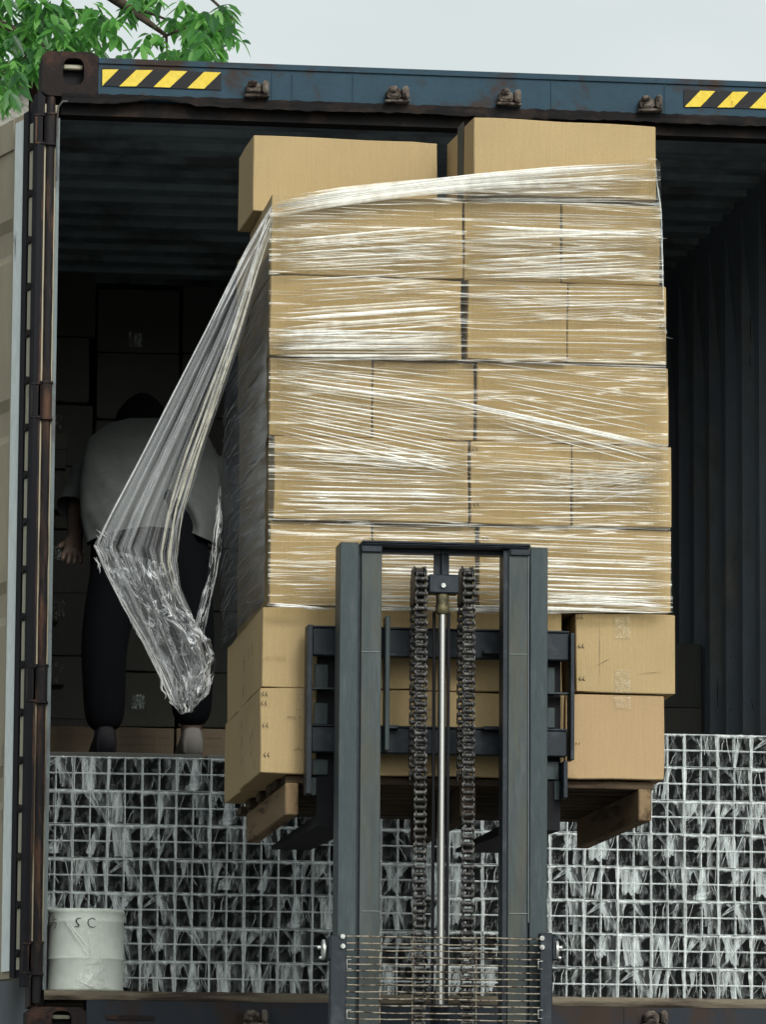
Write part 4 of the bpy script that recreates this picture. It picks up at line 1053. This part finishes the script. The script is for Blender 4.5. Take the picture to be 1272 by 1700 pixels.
# column edges
ncol = int((XI-.005-XP0)/PW)
zdrum = P(140, 1512, .1).z
lc = mc = rc = 0
for c_ in range(-1, ncol):
    x = XP0+c_*PW
    half = c_ == -1
    pxc = 120.5+57.1*(c_-1)+28
    if pxc < 555: zone_ = 'L'; lc += 1; where = ORD[lc]+' from the left post'
    elif pxc < 905: zone_ = 'M'; mc += 1; where = ORD[mc]+' across behind the mast'
    else: zone_ = 'R'; rc += 1; where = ORD[rc]+' to the right of the mast'
    rows = 7 if pxc < 600 else 8
    for r_ in range(rows):
        if pxc < 190 and r_ < 2: continue          # the drum stands in this place
        z = FL+r_*PH+.0005
        root = thing('tube_bundle', (x+ru(-.001, .001), YP+ru(-.004, .008), z), f'wrapped tube bundle, {ORD[r_+1]} row above the sill, {where}', 'tube bundle', 'film wrapped bundles of square tubes stacked in the container doorway')
        root.rotation_euler = (ru(-.004, .004), ru(-.007, .007), ru(-.01, .01)); root.location.z += .0006
        for i in (0, 1):
            for j in (0, 1):
                if half and i == 0: continue
                t_ = bpy.data.objects.new('square_tube', TM); COL.objects.link(t_); t_.parent = root; t_.location = (i*CW, 0, j*PH/2)
        w_ = bpy.data.objects.new('plastic_wrap', WR[(c_*7+r_*5+random.randint(0, 3)) % len(WR)]); COL.objects.link(w_); w_.parent = root
        if half: w_.scale = (.5, 1, 1); w_.location = (CW, 0, 0)

# ================================================================ DRUM
cd_ = (P(78, 1580, .13).x+P(207, 1580, .13).x)/2; rd = (P(207, 1580, .13).x-P(78, 1580, .13).x)/2*.985
YD = .135; zt = P(142, 1511, YD-.0).z
dr = thing('steel_drum', (cd_, YD, FL), 'pale grey drum with black letters, standing at the left of the sill', 'drum')
m = MB(); H = zt-FL; prof = [(.0, 0), (rd-.003, 0), (rd, .004), (rd, .008), (rd-.002, .011), (rd-.002, H*.37), (rd-.0005, H*.385), (rd+.001, H*.40), (rd-.0015, H*.415), (rd-.0022, H*.42), (rd-.002, H*.84), (rd-.001, H*.85), (rd-.002, H*.86), (rd-.002, H-.012), (rd, H-.009), (rd, H-.003), (rd-.003, H), (rd-.006, H-.002), (rd-.008, H-.008), (0, H-.008)]
n = 72; vs = []; fs = []
for r_, z in prof:
    for k in range(n): an = 2*math.pi*k/n; vs.append((cd_+r_*math.cos(an), YD+r_*math.sin(an), FL+z))
for i in range(len(prof)-1):
    for k in range(n): fs.append((i*n+k, i*n+(k+1) % n, (i+1)*n+(k+1) % n, (i+1)*n+k))
m.add(vs, fs, 0, True); m.build('drum_body', M_drum, dr)
# letters brushed on the curved side
def on_drum(px, py, off=.002):
    xx = P(px, py, YD-rd*.9).x-cd_; xx = max(-rd*.995, min(rd*.995, xx)); y = YD-math.sqrt(rd*rd-xx*xx); q = P(px, py, y)
    n_ = Vector((xx, y-YD, 0)).normalized(); return Vector((cd_+xx, y, q.z))+n_*off, n_
def stroke(m, pts, w=.0026):
    L_ = []
    for a_, b2 in zip(pts[:-1], pts[1:]):
        for k in range(4): L_.append((lerp(a_[0], b2[0], k/4), lerp(a_[1], b2[1], k/4)))
    L_.append(pts[-1]); m.tube([on_drum(*q, .0005)[0] for q in L_], [w*(.6+.5*math.sin(math.pi*i/(len(L_)-1))) for i in range(len(L_))], 6)
m = MB()
stroke(m, [(134, 1523), (128, 1524), (126, 1528), (128, 1532), (131, 1535), (129, 1538), (124, 1537)], .0016)
m.build('letter', M_ink, dr); m = MB()
stroke(m, [(158, 1526), (153, 1523), (147, 1526), (145, 1531), (148, 1537), (154, 1539), (159, 1537)], .0016)
m.build('letter', M_ink, dr); m = MB()
for s_ in ([(79, 1524), (83, 1523), (81, 1529), (84, 1534), (80, 1537)], [(79, 1522), (79, 1540)], [(90, 1520), (93, 1523)], [(87, 1527), (96, 1525)], [(91, 1527), (89, 1534), (85, 1540)], [(90, 1531), (95, 1531), (94, 1538), (91, 1540)]):
    stroke(m, s_, .0009)
m.build('letter', M_ink, dr)
m = MB()
def wrapd(u, v):
    top = [(108, 1522), (112, 1525), (118, 1530), (124, 1536)]; 
    px = lerp(lerp(146, 168, u), lerp(124, 180, u), v); py = lerp(lerp(1592, 1590, u), lerp(1642, 1640, u), v)
    q, n_ = on_drum(px, py, .003+.006*abs(mnoise.noise(Vector((u*4+v*3, v*2, 3))))); return q
m.grid(wrapd, 14, 14, 0)
m.grid(lambda u, v: on_drum(lerp(134, 172, u), lerp(1516, 1592, v), .002+.004*abs(mnoise.noise(Vector((u*5+v*2, v, 8)))))[0], 12, 20, 1)
for i, (a_, b2) in enumerate((((107, 1522), (148, 1590)), ((110, 1524), (150, 1578)), ((140, 1602), (170, 1594)), ((138, 1640), (175, 1600)), ((125, 1625), (160, 1642)), ((150, 1640), (176, 1610)), ((145, 1540), (150, 1585)))):
    m.ribbon([on_drum(lerp(a_[0], b2[0], k/8), lerp(a_[1], b2[1], k/8)+mnoise.noise(Vector((k, i, 0))), .008)[0] for k in range(9)], .004, Vector((.7, 0, .7)), OUT, 2, True, .004)
m.build('loose_film', [m_film('drum_film', .05, .6, (9, 9, 9), 3, (.85, .88, .84), thr=(.35, .65)), m_film('drum_film2', .05, .3, (9, 9, 9), 3, (.85, .88, .84)), F_c3], dr)

# ================================================================ CARGO DEEP INSIDE
YW = 3.2
xs = [P(p_, 700, YW).x for p_ in (60, 158, 300, 452, 600)]
tops = {0: [458, 565, 673, 776, 880, 985, 1090, 1195, 1300], 1: [478, 584, 695, 800, 905, 1010, 1113, 1205, 1300], 2: [470, 582, 690, 800, 905, 1010, 1113, 1205, 1300], 3: [480, 590, 700, 800, 905, 1010, 1113, 1205, 1300]}
colw = ['far left column', 'second column from left', 'third column, behind hanging film', 'fourth column, behind wrapped load']
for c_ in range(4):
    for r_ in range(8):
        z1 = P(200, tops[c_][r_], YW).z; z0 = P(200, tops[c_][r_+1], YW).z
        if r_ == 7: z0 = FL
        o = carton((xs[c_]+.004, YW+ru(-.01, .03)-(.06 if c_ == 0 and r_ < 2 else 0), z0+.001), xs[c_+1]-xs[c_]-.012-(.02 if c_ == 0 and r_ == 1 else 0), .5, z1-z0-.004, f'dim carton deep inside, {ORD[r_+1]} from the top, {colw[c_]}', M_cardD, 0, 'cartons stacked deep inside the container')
        if (c_, r_) in ((1, 0), (1, 6), (0, 5), (0, 4), (2, 6)):
            # torn pale tape patch
            pxy = {(1, 0): (224, 566), (1, 6): (229, 1166), (0, 5): (95, 1012), (0, 4): (92, 918), (2, 6): (310, 1170)}[(c_, r_)]
            m = MB(); q = P(*pxy, YW); lx, lz = q.x-o.location.x, q.z-o.location.z
            m.grid(lambda u, v: (lx+lerp(-.022, .022, u)+.006*mnoise.noise(Vector((v*5, c_, r_))), -.03-.012*mnoise.noise(Vector((u*4, v*4, r_))), lz+lerp(-.025, .025+.012*mnoise.noise(Vector((u*7, 0, r_))), v)), 10, 10)
            me = bpy.data.meshes.new('torn_tape'); me.from_pydata([tuple(v_) for v_ in m.v], [], m.f); me.materials.append(F_veil)
            t_ = bpy.data.objects.new('torn_tape', me); COL.objects.link(t_); t_.parent = o
# two cartons by the right wall
xa, xb = P(1108, 1140, 2.3).x, P(1166, 1140, 2.3).x
za, zb_, zc = P(1140, 1068, 2.3).z, P(1140, 1174, 2.3).z, P(1140, 1280, 2.3).z
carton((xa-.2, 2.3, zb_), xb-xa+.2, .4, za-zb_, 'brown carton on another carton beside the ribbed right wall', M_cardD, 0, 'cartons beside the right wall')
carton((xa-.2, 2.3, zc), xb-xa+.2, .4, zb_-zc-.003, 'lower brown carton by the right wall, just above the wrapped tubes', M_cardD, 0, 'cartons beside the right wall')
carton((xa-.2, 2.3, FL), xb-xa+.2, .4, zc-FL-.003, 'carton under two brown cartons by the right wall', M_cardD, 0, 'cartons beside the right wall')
# row of printed cartons behind the feet, and the platform carton he stands on
YR = 1.75
feet_z = P(170, 1254, 1.3).z
for i, (a_, b2) in enumerate(((50, 182), (184, 290), (292, 430))):
    x0, x1 = P(a_, 1220, YR).x, P(b2, 1220, YR).x; z1 = P(200, 1207, YR).z
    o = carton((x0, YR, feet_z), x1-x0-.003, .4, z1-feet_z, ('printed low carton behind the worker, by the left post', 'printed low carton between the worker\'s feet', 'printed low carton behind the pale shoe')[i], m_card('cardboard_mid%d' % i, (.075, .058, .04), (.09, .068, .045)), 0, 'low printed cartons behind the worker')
    ribs = []
    for k in range(16):
        for rr, hh in ((.055, .012), (.03, .014)):
            x = .03+k*.011
            if x > x1-x0-.02 or k % 6 == 5: continue
            an = random.choice((1.57, 1.2, 0, -.9)); d_ = Vector((math.cos(an), 0, math.sin(an)))*hh*.4; c3 = Vector((x, -.0035, z1-feet_z-rr))
            ribs.append(([c3-d_, c3, c3+d_], .002, Vector((-math.sin(an), 0, math.cos(an))), OUT, 0, True, .0005))
    child_local(o, 'printed_mark', M_ink, None, ribs)
for i, (x0, x1) in enumerate(((-1.15, -.62), (-.61, -.1))):
    carton((x0, 1.16, FL), x1-x0, 1.1, feet_z-FL-.003, ('big carton hidden behind the tubes under the worker\'s left foot', 'big carton hidden behind the tubes under the worker\'s right foot')[i], M_cardD, 0, 'cartons under the worker')
# small parcels stacked against the left post
for i, (x0, y0, x1, y1, lab, mt) in enumerate(((80, 640, 93, 684, 'tiny crinkled film parcel highest beside the left post', F_fold), (80, 688, 103, 717, 'small film-covered parcel above two little boxes by the left post', F_veil), (80, 717, 112, 745, 'little dark box, upper of two, beside the left post', None), (80, 746, 110, 778, 'little dark box, lower of two, beside the left post', None), (80, 780, 106, 846, 'tall crinkled film parcel beside the left post', F_fold), (80, 1000, 97, 1032, 'pale film packet low beside the left post', F_fold), (80, 1098, 109, 1136, 'white sheet wrapped packet, lowest beside the left post', F_fold))):
    Y = 2.9; a_ = P(x0, y1, Y); b2 = P(x1, y0, Y)
    o = carton((a_.x, Y, a_.z), b2.x-a_.x, .15, b2.z-a_.z-.002, lab, M_cardD, 0, 'small parcels beside the left post', 'parcel')
    if mt:
        m = MB()
        for k in range(26):
            c3 = Vector((ru(.004, b2.x-a_.x-.004), -.006, ru(.004, b2.z-a_.z-.006))); an = ru(0, 3.1); d_ = Vector((math.cos(an), 0, math.sin(an)))*ru(.004, .012)
            m.ribbon([c3-d_, c3+Vector((0, 0, .002)), c3+d_], .0022, Vector((-math.sin(an), 0, math.cos(an))), OUT, 0, True, .002)
        me = bpy.data.meshes.new('crinkled_film'); me.from_pydata([tuple(v_) for v_ in m.v], [], m.f); me.materials.append(F_pack if i == 4 else F_veil)
        t_ = bpy.data.objects.new('crinkled_film', me); COL.objects.link(t_); t_.parent = o

# ================================================================ WORKER, bending forward, seen from behind
def skin_mesh(name, nodes, edges, mat, sub=2):
    me = bpy.data.meshes.new(name); me.from_pydata([tuple(n_[0]) for n_ in nodes], edges, [])
    o = bpy.data.objects.new(name, me); COL.objects.link(o)
    o.modifiers.new('skin', 'SKIN')
    sv = me.skin_vertices[0].data if me.skin_vertices else None
    if sv is None:
        bm = bmesh.new(); bm.from_mesh(me); bm.verts.layers.skin.verify(); bm.to_mesh(me); bm.free(); sv = me.skin_vertices[0].data
    for i, n_ in enumerate(nodes):
        r_ = n_[1]; sv[i].radius = r_ if isinstance(r_, tuple) else (r_, r_); sv[i].use_root = (i == 0)
    s_ = o.modifiers.new('sub', 'SUBSURF'); s_.levels = sub; s_.render_levels = sub
    dg = bpy.context.evaluated_depsgraph_get(); me2 = bpy.data.meshes.new_from_object(o.evaluated_get(dg))
    me2.name = name; bpy.data.objects.remove(o); me2.materials.clear(); me2.materials.append(mat)
    for p in me2.polygons: p.use_smooth = True
    return me2
def V3(px, py, Y): return P(px, py, Y)
YH = 1.30
pelv = V3(255, 880, YH+.02)
J = dict(pelvis=pelv, belly=V3(258, 815, YH+.16), chest=V3(255, 755, YH+.36), neckb=V3(245, 735, YH+.52), neck=V3(238, 728, YH+.60), head0=V3(236, 716, YH+.66), head1=V3(236, 704, YH+.76),
  lsh=V3(165, 762, YH+.42), lel=V3(132, 842, YH+.36), lwr=V3(124, 897, YH+.20), rsh=V3(338, 762, YH+.42), rel=V3(352, 850, YH+.50), rwr=V3(335, 900, YH+.66),
  lhip=V3(203, 890, YH), lkn=V3(172, 1062, YH+.0), lan=V3(174, 1228, YH+.03), rhip=V3(303, 890, YH), rkn=V3(318, 1062, YH-.03), ran=V3(318, 1218, YH+.02))
nodes = []; edges = []
def nd(p, r_, par=None):
    nodes.append((p, r_)); i = len(nodes)-1
    if par is not None: edges.append((par, i))
    return i
i0 = nd(J['pelvis'], (.12, .10)); ib = nd(J['belly'], (.125, .10), i0); ic = nd(J['chest'], (.14, .11), ib); inb = nd(J['neckb'], (.075, .065), ic); ink = nd(J['neck'], .052, inb)
ih = nd(J['head0'], (.072, .078), ink); ih1 = nd(J['head1'], (.07, .085), ih); nd(J['head1']+Vector((0, .04, .06)), (.05, .06), ih1)
nd(J['head1']+Vector((0, .10, -.03)), (.016, .014), ih1)      # nose
for s_ in 'lr':
    a_ = nd(J[s_+'sh'], .06, ic); e_ = nd(J[s_+'el'], .042, a_); w_ = nd(J[s_+'wr'], .026, e_)
    dd = (J[s_+'wr']-J[s_+'el']).normalized(); pm = nd(J[s_+'wr']+dd*.05, (.034, .018), w_)
    base = J[s_+'wr']+dd*.09; side = dd.cross(Vector((0, 1, 0))).normalized()
    for k, L_ in enumerate((.058, .068, .062, .048)):
        p0 = base+side*(k-1.5)*.019; a1 = nd(p0, .0092, pm); a2 = nd(p0+dd*L_*.5+Vector((0, .008, 0)), .0085, a1); nd(p0+dd*L_*.85+Vector((0, .03, 0)), .0078, a2)
    tp = J[s_+'wr']+dd*.03-side*.03; t1 = nd(tp, .011, pm); nd(tp+dd*.035-side*.018, .010, t1)
    h_ = nd(J[s_+'hip'], .085, i0); k_ = nd(J[s_+'kn'], .055, h_); n_ = nd(J[s_+'an'], .036, k_); nd(J[s_+'an']+Vector((0, .13, -.045)), (.035, .025), n_)
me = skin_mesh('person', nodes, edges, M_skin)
pr = bpy.data.objects.new('person', me); COL.objects.link(pr)
tag(pr, 'worker in a loose grey shirt and dark trousers bending forward behind the film', 'person', 'worker inside the container')
del pr['group']
def attach(me_, name):
    o = bpy.data.objects.new(name, me_); COL.objects.link(o); o.parent = pr; return o
# trousers
nodes = []; edges = []
i0 = nd(J['pelvis']+Vector((0, 0, .04)), (.185, .15)); nd(J['pelvis']+Vector((0, .06, .16)), (.155, .125), i0)
for s_ in 'lr':
    h_ = nd(J[s_+'hip']+Vector((0, 0, -.04)), (.105, .10), i0); k_ = nd(J[s_+'kn'], (.078, .08), h_); c3 = nd(lerp(J[s_+'kn'], J[s_+'an'], .6), (.068, .072), k_); nd(J[s_+'an']+Vector((0, 0, .012)), (.060, .065), c3)
attach(skin_mesh('trousers', nodes, edges, M_trouser), 'trousers')
# shoes
for s_ in 'lr':
    m = MB(); a_ = J[s_+'an']; z0 = feet_z+.001
    prof = [(-.062, .028, .085), (-.058, .033, .09), (-.03, .037, .092), (0, .037, .095), (.06, .040, .07), (.12, .044, .05), (.17, .036, .04), (.19, .02, .03)]
    vs = []; fs = []; n = 12
    for y, hw, hh in prof:
        for k in range(n):
            an = 2*math.pi*k/n; ca, sa = math.cos(an), math.sin(an)
            vs.append((a_.x+hw*math.copysign(abs(ca)**.55, ca)*(1.06-.22*(sa*.5+.5)), a_.y+y, z0+(math.copysign(abs(sa)**.55, sa)*.5+.5)*hh))
    for i in range(len(prof)-1):
        for k in range(n): fs.append((i*n+k, i*n+(k+1) % n, (i+1)*n+(k+1) % n, (i+1)*n+k))
    fs += [tuple(range(n-1, -1, -1)), tuple(range((len(prof)-1)*n, len(prof)*n))]
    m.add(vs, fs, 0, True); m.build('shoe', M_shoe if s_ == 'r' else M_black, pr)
# hair: cap round the back of the head
m = MB(); hc_ = J['head1']+Vector((0, -.005, .005))
def hair(u, v):
    an = 2*math.pi*u; ph = v*math.pi*.86
    d = Vector((math.sin(ph)*math.cos(an), math.sin(ph)*math.sin(an), math.cos(ph))); d.rotate(Matrix.Rotation(R_(62), 3, 'X'))
    r_ = .088+.004*mnoise.noise(d*9); return hc_+Vector((d.x*r_*.86, d.y*r_*1.05, d.z*r_*1.1))
m.grid(hair, 32, 16)
m.tube([J['head1'], J['head0']+Vector((0, -.01, 0)), J['neck']+Vector((0, -.02, -.01)), J['neckb']], [.092, .09, .084, .075], 14)
m.build('hair', M_hair, pr)
# shirt: hangs as a dome from the shoulders to a curved hem
m = MB()
hemL, hemR = (192, 884), (352, 876)
def shirt(u, v):
    # u round the body (0..1, .5 = nearest the camera), v from hem (0) to collar (1)
    an = (u-.5)*2*math.pi
    cpx = lerp(252, 246, v); w = [108, 117, 119, 115, 100, 68, 30]; k = v*6; i = min(int(k), 5); ww = lerp(w[i], w[i+1], k-i)
    cy = [890, 846, 800, 760, 726, 703, 694]; yy = lerp(cy[i], cy[i+1], k-i)
    yd = [YH+.04, YH+.08, YH+.14, YH+.22, YH+.33, YH+.48, YH+.56]; Yc = lerp(yd[i], yd[i+1], k-i)
    dp = [.17, .18, .18, .17, .15, .09, .06]; dd = lerp(dp[i], dp[i+1], k-i)
    px = cpx+ww*math.sin(an); Y = Yc-dd*math.cos(an)
    py = yy-(14*math.cos(an*.9)+8 if False else 0)
    # arched hem: higher in the middle, drooping to the sides
    py += (1-v)**2*(16*abs(math.sin(an))**1.5-16*max(0, math.cos(an)))
    fold = .012*mnoise.noise(Vector((u*9+v*2.5, v*2, 1)))+.006*mnoise.noise(Vector((u*24+v*6, v*3, 5)))
    fold += .016*math.sin(u*26+v*5+4*mnoise.noise(Vector((u*5, v*3, 9))))*(1-v)**1.5
    fold *= (1.5-v*.8)
    return P(px, py, Y+fold*1.6)+Vector((fold*.3, 0, 0))
m.grid(shirt, 80, 50)
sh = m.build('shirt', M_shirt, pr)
for s_, w0, w1, qa, qb in (('l', .085, .078, J['lsh'], lerp(J['lel'], J['lwr'], .15)), ('r', .085, .075, J['rsh'], lerp(J['rel'], J['rwr'], .0))):
    m = MB(); pts = [lerp(qa+Vector((.02 if s_ == 'l' else -.02, 0, .0)), qb, t) for t in (0, .15, .3, .5, .7, .85, 1)]
    m.tube(pts, [w0*.7, w0, w0*1.02, w0*.95, w1*.95, w1, w1*1.02], 18, cap=False)
    for v_ in m.v: v_ += Vector((1, 1, 0))*.008*mnoise.noise(v_*11)
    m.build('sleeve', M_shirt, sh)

# ================================================================ TREE
tx = P(-420, 60, 3.2)
tree = thing('leafy_tree', (tx.x, 3.6, 0), 'broad-leaved green tree hanging over the container at top left', 'tree')
m = MB()
m.tube([(tx.x, 3.6, 0), (tx.x+.05, 3.6, 1.5), (tx.x-.03, 3.55, 3.0), (tx.x+.1, 3.5, 4.4), (tx.x+.2, 3.4, 5.6), (tx.x+.3, 3.3, 6.6)], [.2, .17, .15, .12, .08, .03], 12)
m.build('trunk', M_bark, tree)
br = MB()
def branch(pts, r0, r1):
    q = [P(*p_) for p_ in pts]; n_ = len(q); br.tube(q, [lerp(r0, r1, i/(n_-1)) for i in range(n_)], 6); return q
t0 = (-420, 60, 3.5)
branch([(-415, 250, 3.5), (-260, 150, 3.2), (-120, 60, 3), (0, 44, 2.6), (38, 60, 2.5), (75, 76, 2.5)], .05, .007)
branch([(0, 44, 2.6), (45, 50, 2.6), (80, 90, 2.4)], .012, .004)
branch([(-415, 120, 3.5), (-200, -60, 3.2), (0, -90, 3), (120, -50, 2.8), (200, 5, 2.8), (238, 32, 2.7), (276, 60, 2.7)], .05, .007)
branch([(276, 60, 2.7), (277, 80, 2.7), (278, 98, 2.6)], .006, .003)
branch([(276, 60, 2.7), (300, 50, 2.7), (335, 40, 2.7), (370, 55, 2.6)], .006, .003)
branch([(200, 5, 2.8), (255, 25, 2.9), (305, 44, 2.9)], .007, .003)
branch([(120, -50, 2.8), (240, -60, 2.8), (330, -20, 2.7), (395, 40, 2.7)], .012, .004)
branch([(276, 60, 2.7), (240, 78, 2.6), (205, 85, 2.5)], .004, .002)
branch([(75, 76, 2.5), (50, 85, 2.3), (30, 110, 2.3)], .007, .003)
branch([(-415, 330, 3.5), (-200, 260, 3), (-60, 160, 2.6), (20, 130, 2.4)], .03, .005)
br.build('branch', M_bark, tree)
lf = MB()
def leaf(base, d, L_, wd, up):
    d = d.normalized(); sd_ = d.cross(up).normalized(); nn = sd_.cross(d)
    prof = [(0, .0), (.12, .5), (.35, 1.), (.62, .86), (.85, .42), (1.0, 0)]
    vs = []; droop = ru(.05, .25)*L_
    for t, w_ in prof:
        c3 = base+d*L_*t-Vector((0, 0, 1))*droop*t*t
        if w_ == 0: vs.append(c3)
        else: vs += [c3-sd_*wd*w_*.5+nn*wd*.16*w_, c3, c3+sd_*wd*w_*.5+nn*wd*.16*w_]
    # indices: 0 tip base, then triples
    fs = [(0, 2, 1), (0, 3, 2)]
    for i in range(3):
        a_ = 1+i*3; fs += [(a_, a_+1, a_+4, a_+3), (a_+1, a_+2, a_+5, a_+4)]
    fs += [(10, 11, 13), (11, 12, 13)]
    lf.add(vs, fs, 0, True)
def cluster(px, py, Y, n=6, s_=1.0):
    c3 = P(px, py, Y); ax = ru(0, 6.28)
    for i in range(n):
        an = ax+6.28*i/n+ru(-.3, .3); d = Vector((math.cos(an), math.sin(an)*.7, -ru(.2, 1.5)))
        leaf(c3+Vector((ru(-.01, .01), ru(-.02, .02), ru(-.015, .01))), d, ru(.036, .088)*s_, ru(.018, .034)*s_, Vector((ru(-.5, .5), ru(-1, .2), 1)))
random.seed(5)
def blob(cx_, cy_, rx_, ry_, n, ylo=2.0, yhi=3.2):
    for i in range(n):
        an = ru(0, 6.28); r_ = math.sqrt(rnd()); cluster(cx_+rx_*r_*math.cos(an), cy_+ry_*r_*math.sin(an), ru(ylo, yhi), random.randint(5, 7))
blob(25, 15, 70, 35, 40); blob(20, 85, 50, 40, 26); blob(70, 60, 60, 22, 16); blob(100, 20, 60, 26, 16); blob(175, 25, 45, 20, 9); blob(165, 62, 30, 25, 9); blob(120, 65, 40, 14, 8)
blob(225, 4, 45, 16, 9); blob(300, 20, 28, 22, 8); blob(348, 45, 36, 30, 20); blob(340, 78, 44, 14, 13); blob(250, 72, 22, 12, 3); blob(215, 92, 14, 6, 2); blob(378, 30, 10, 20, 4)
blob(110, 90, 60, 10, 9, 2.4, 3); blob(10, 130, 26, 22, 7, 1.6, 2.2); blob(15, 165, 22, 12, 3, 1.6, 2.2); blob(395, 62, 6, 12, 1); blob(320, 88, 50, 5, 5); blob(40, 108, 34, 14, 8, 1.8, 2.4)
blob(-150, 0, 140, 140, 90); blob(-350, -100, 200, 260, 130, 2.4, 4.6); blob(0, -170, 260, 120, 110, 2.2, 4.4); blob(-500, 50, 120, 160, 60, 3, 5); blob(-200, -350, 260, 130, 80, 2.6, 4.6)
lf.build('crown', M_leaf, tree)
# bushes / second tree mass behind, low left
# ================================================================ BUILDING behind at far left
YB = 26
bl = thing('stone_building', (P(-150, 150, YB).x, YB, 0), 'old stone building with a red tiled roof behind the tree', 'building')
x0, x1 = P(-700, 150, YB).x, P(48, 150, YB).x; zt = P(10, 128, YB).z
m = MB(); m.box((x0, YB, 0), (x1, YB+6, zt)); m.build('wall', M_stone, bl)
m = MB(); zr = P(10, 104, YB+2).z
m.add([(x0-.2, YB-.25, zt-.03), (x1+.1, YB-.25, zt-.03), (x1+.1, YB+3, zr), (x0-.2, YB+3, zr), (x1+.1, YB+6.3, zt-.03), (x0-.2, YB+6.3, zt-.03), (x0-.2, YB-.25, zt+.06), (x1+.1, YB-.25, zt+.06), (x1+.1, YB+3, zr+.1), (x0-.2, YB+3, zr+.1)], [(0, 1, 7, 6), (6, 7, 8, 9), (3, 2, 4, 5), (1, 4, 2, 8, 7)]); m.build('roof', M_roof, bl)
for k in range(4):
    xx = x0+1+k*2.1; m = MB(); m.box((xx, YB-.03, zt-3), (xx+.9, YB-.002, zt-1.6)); w_ = m.build('window', M_white, bl)
    m = MB(); m.box((xx+.06, YB-.04, zt-2.94), (xx+.84, YB-.031, zt-1.66)); m.build('pane', M_glass, w_)
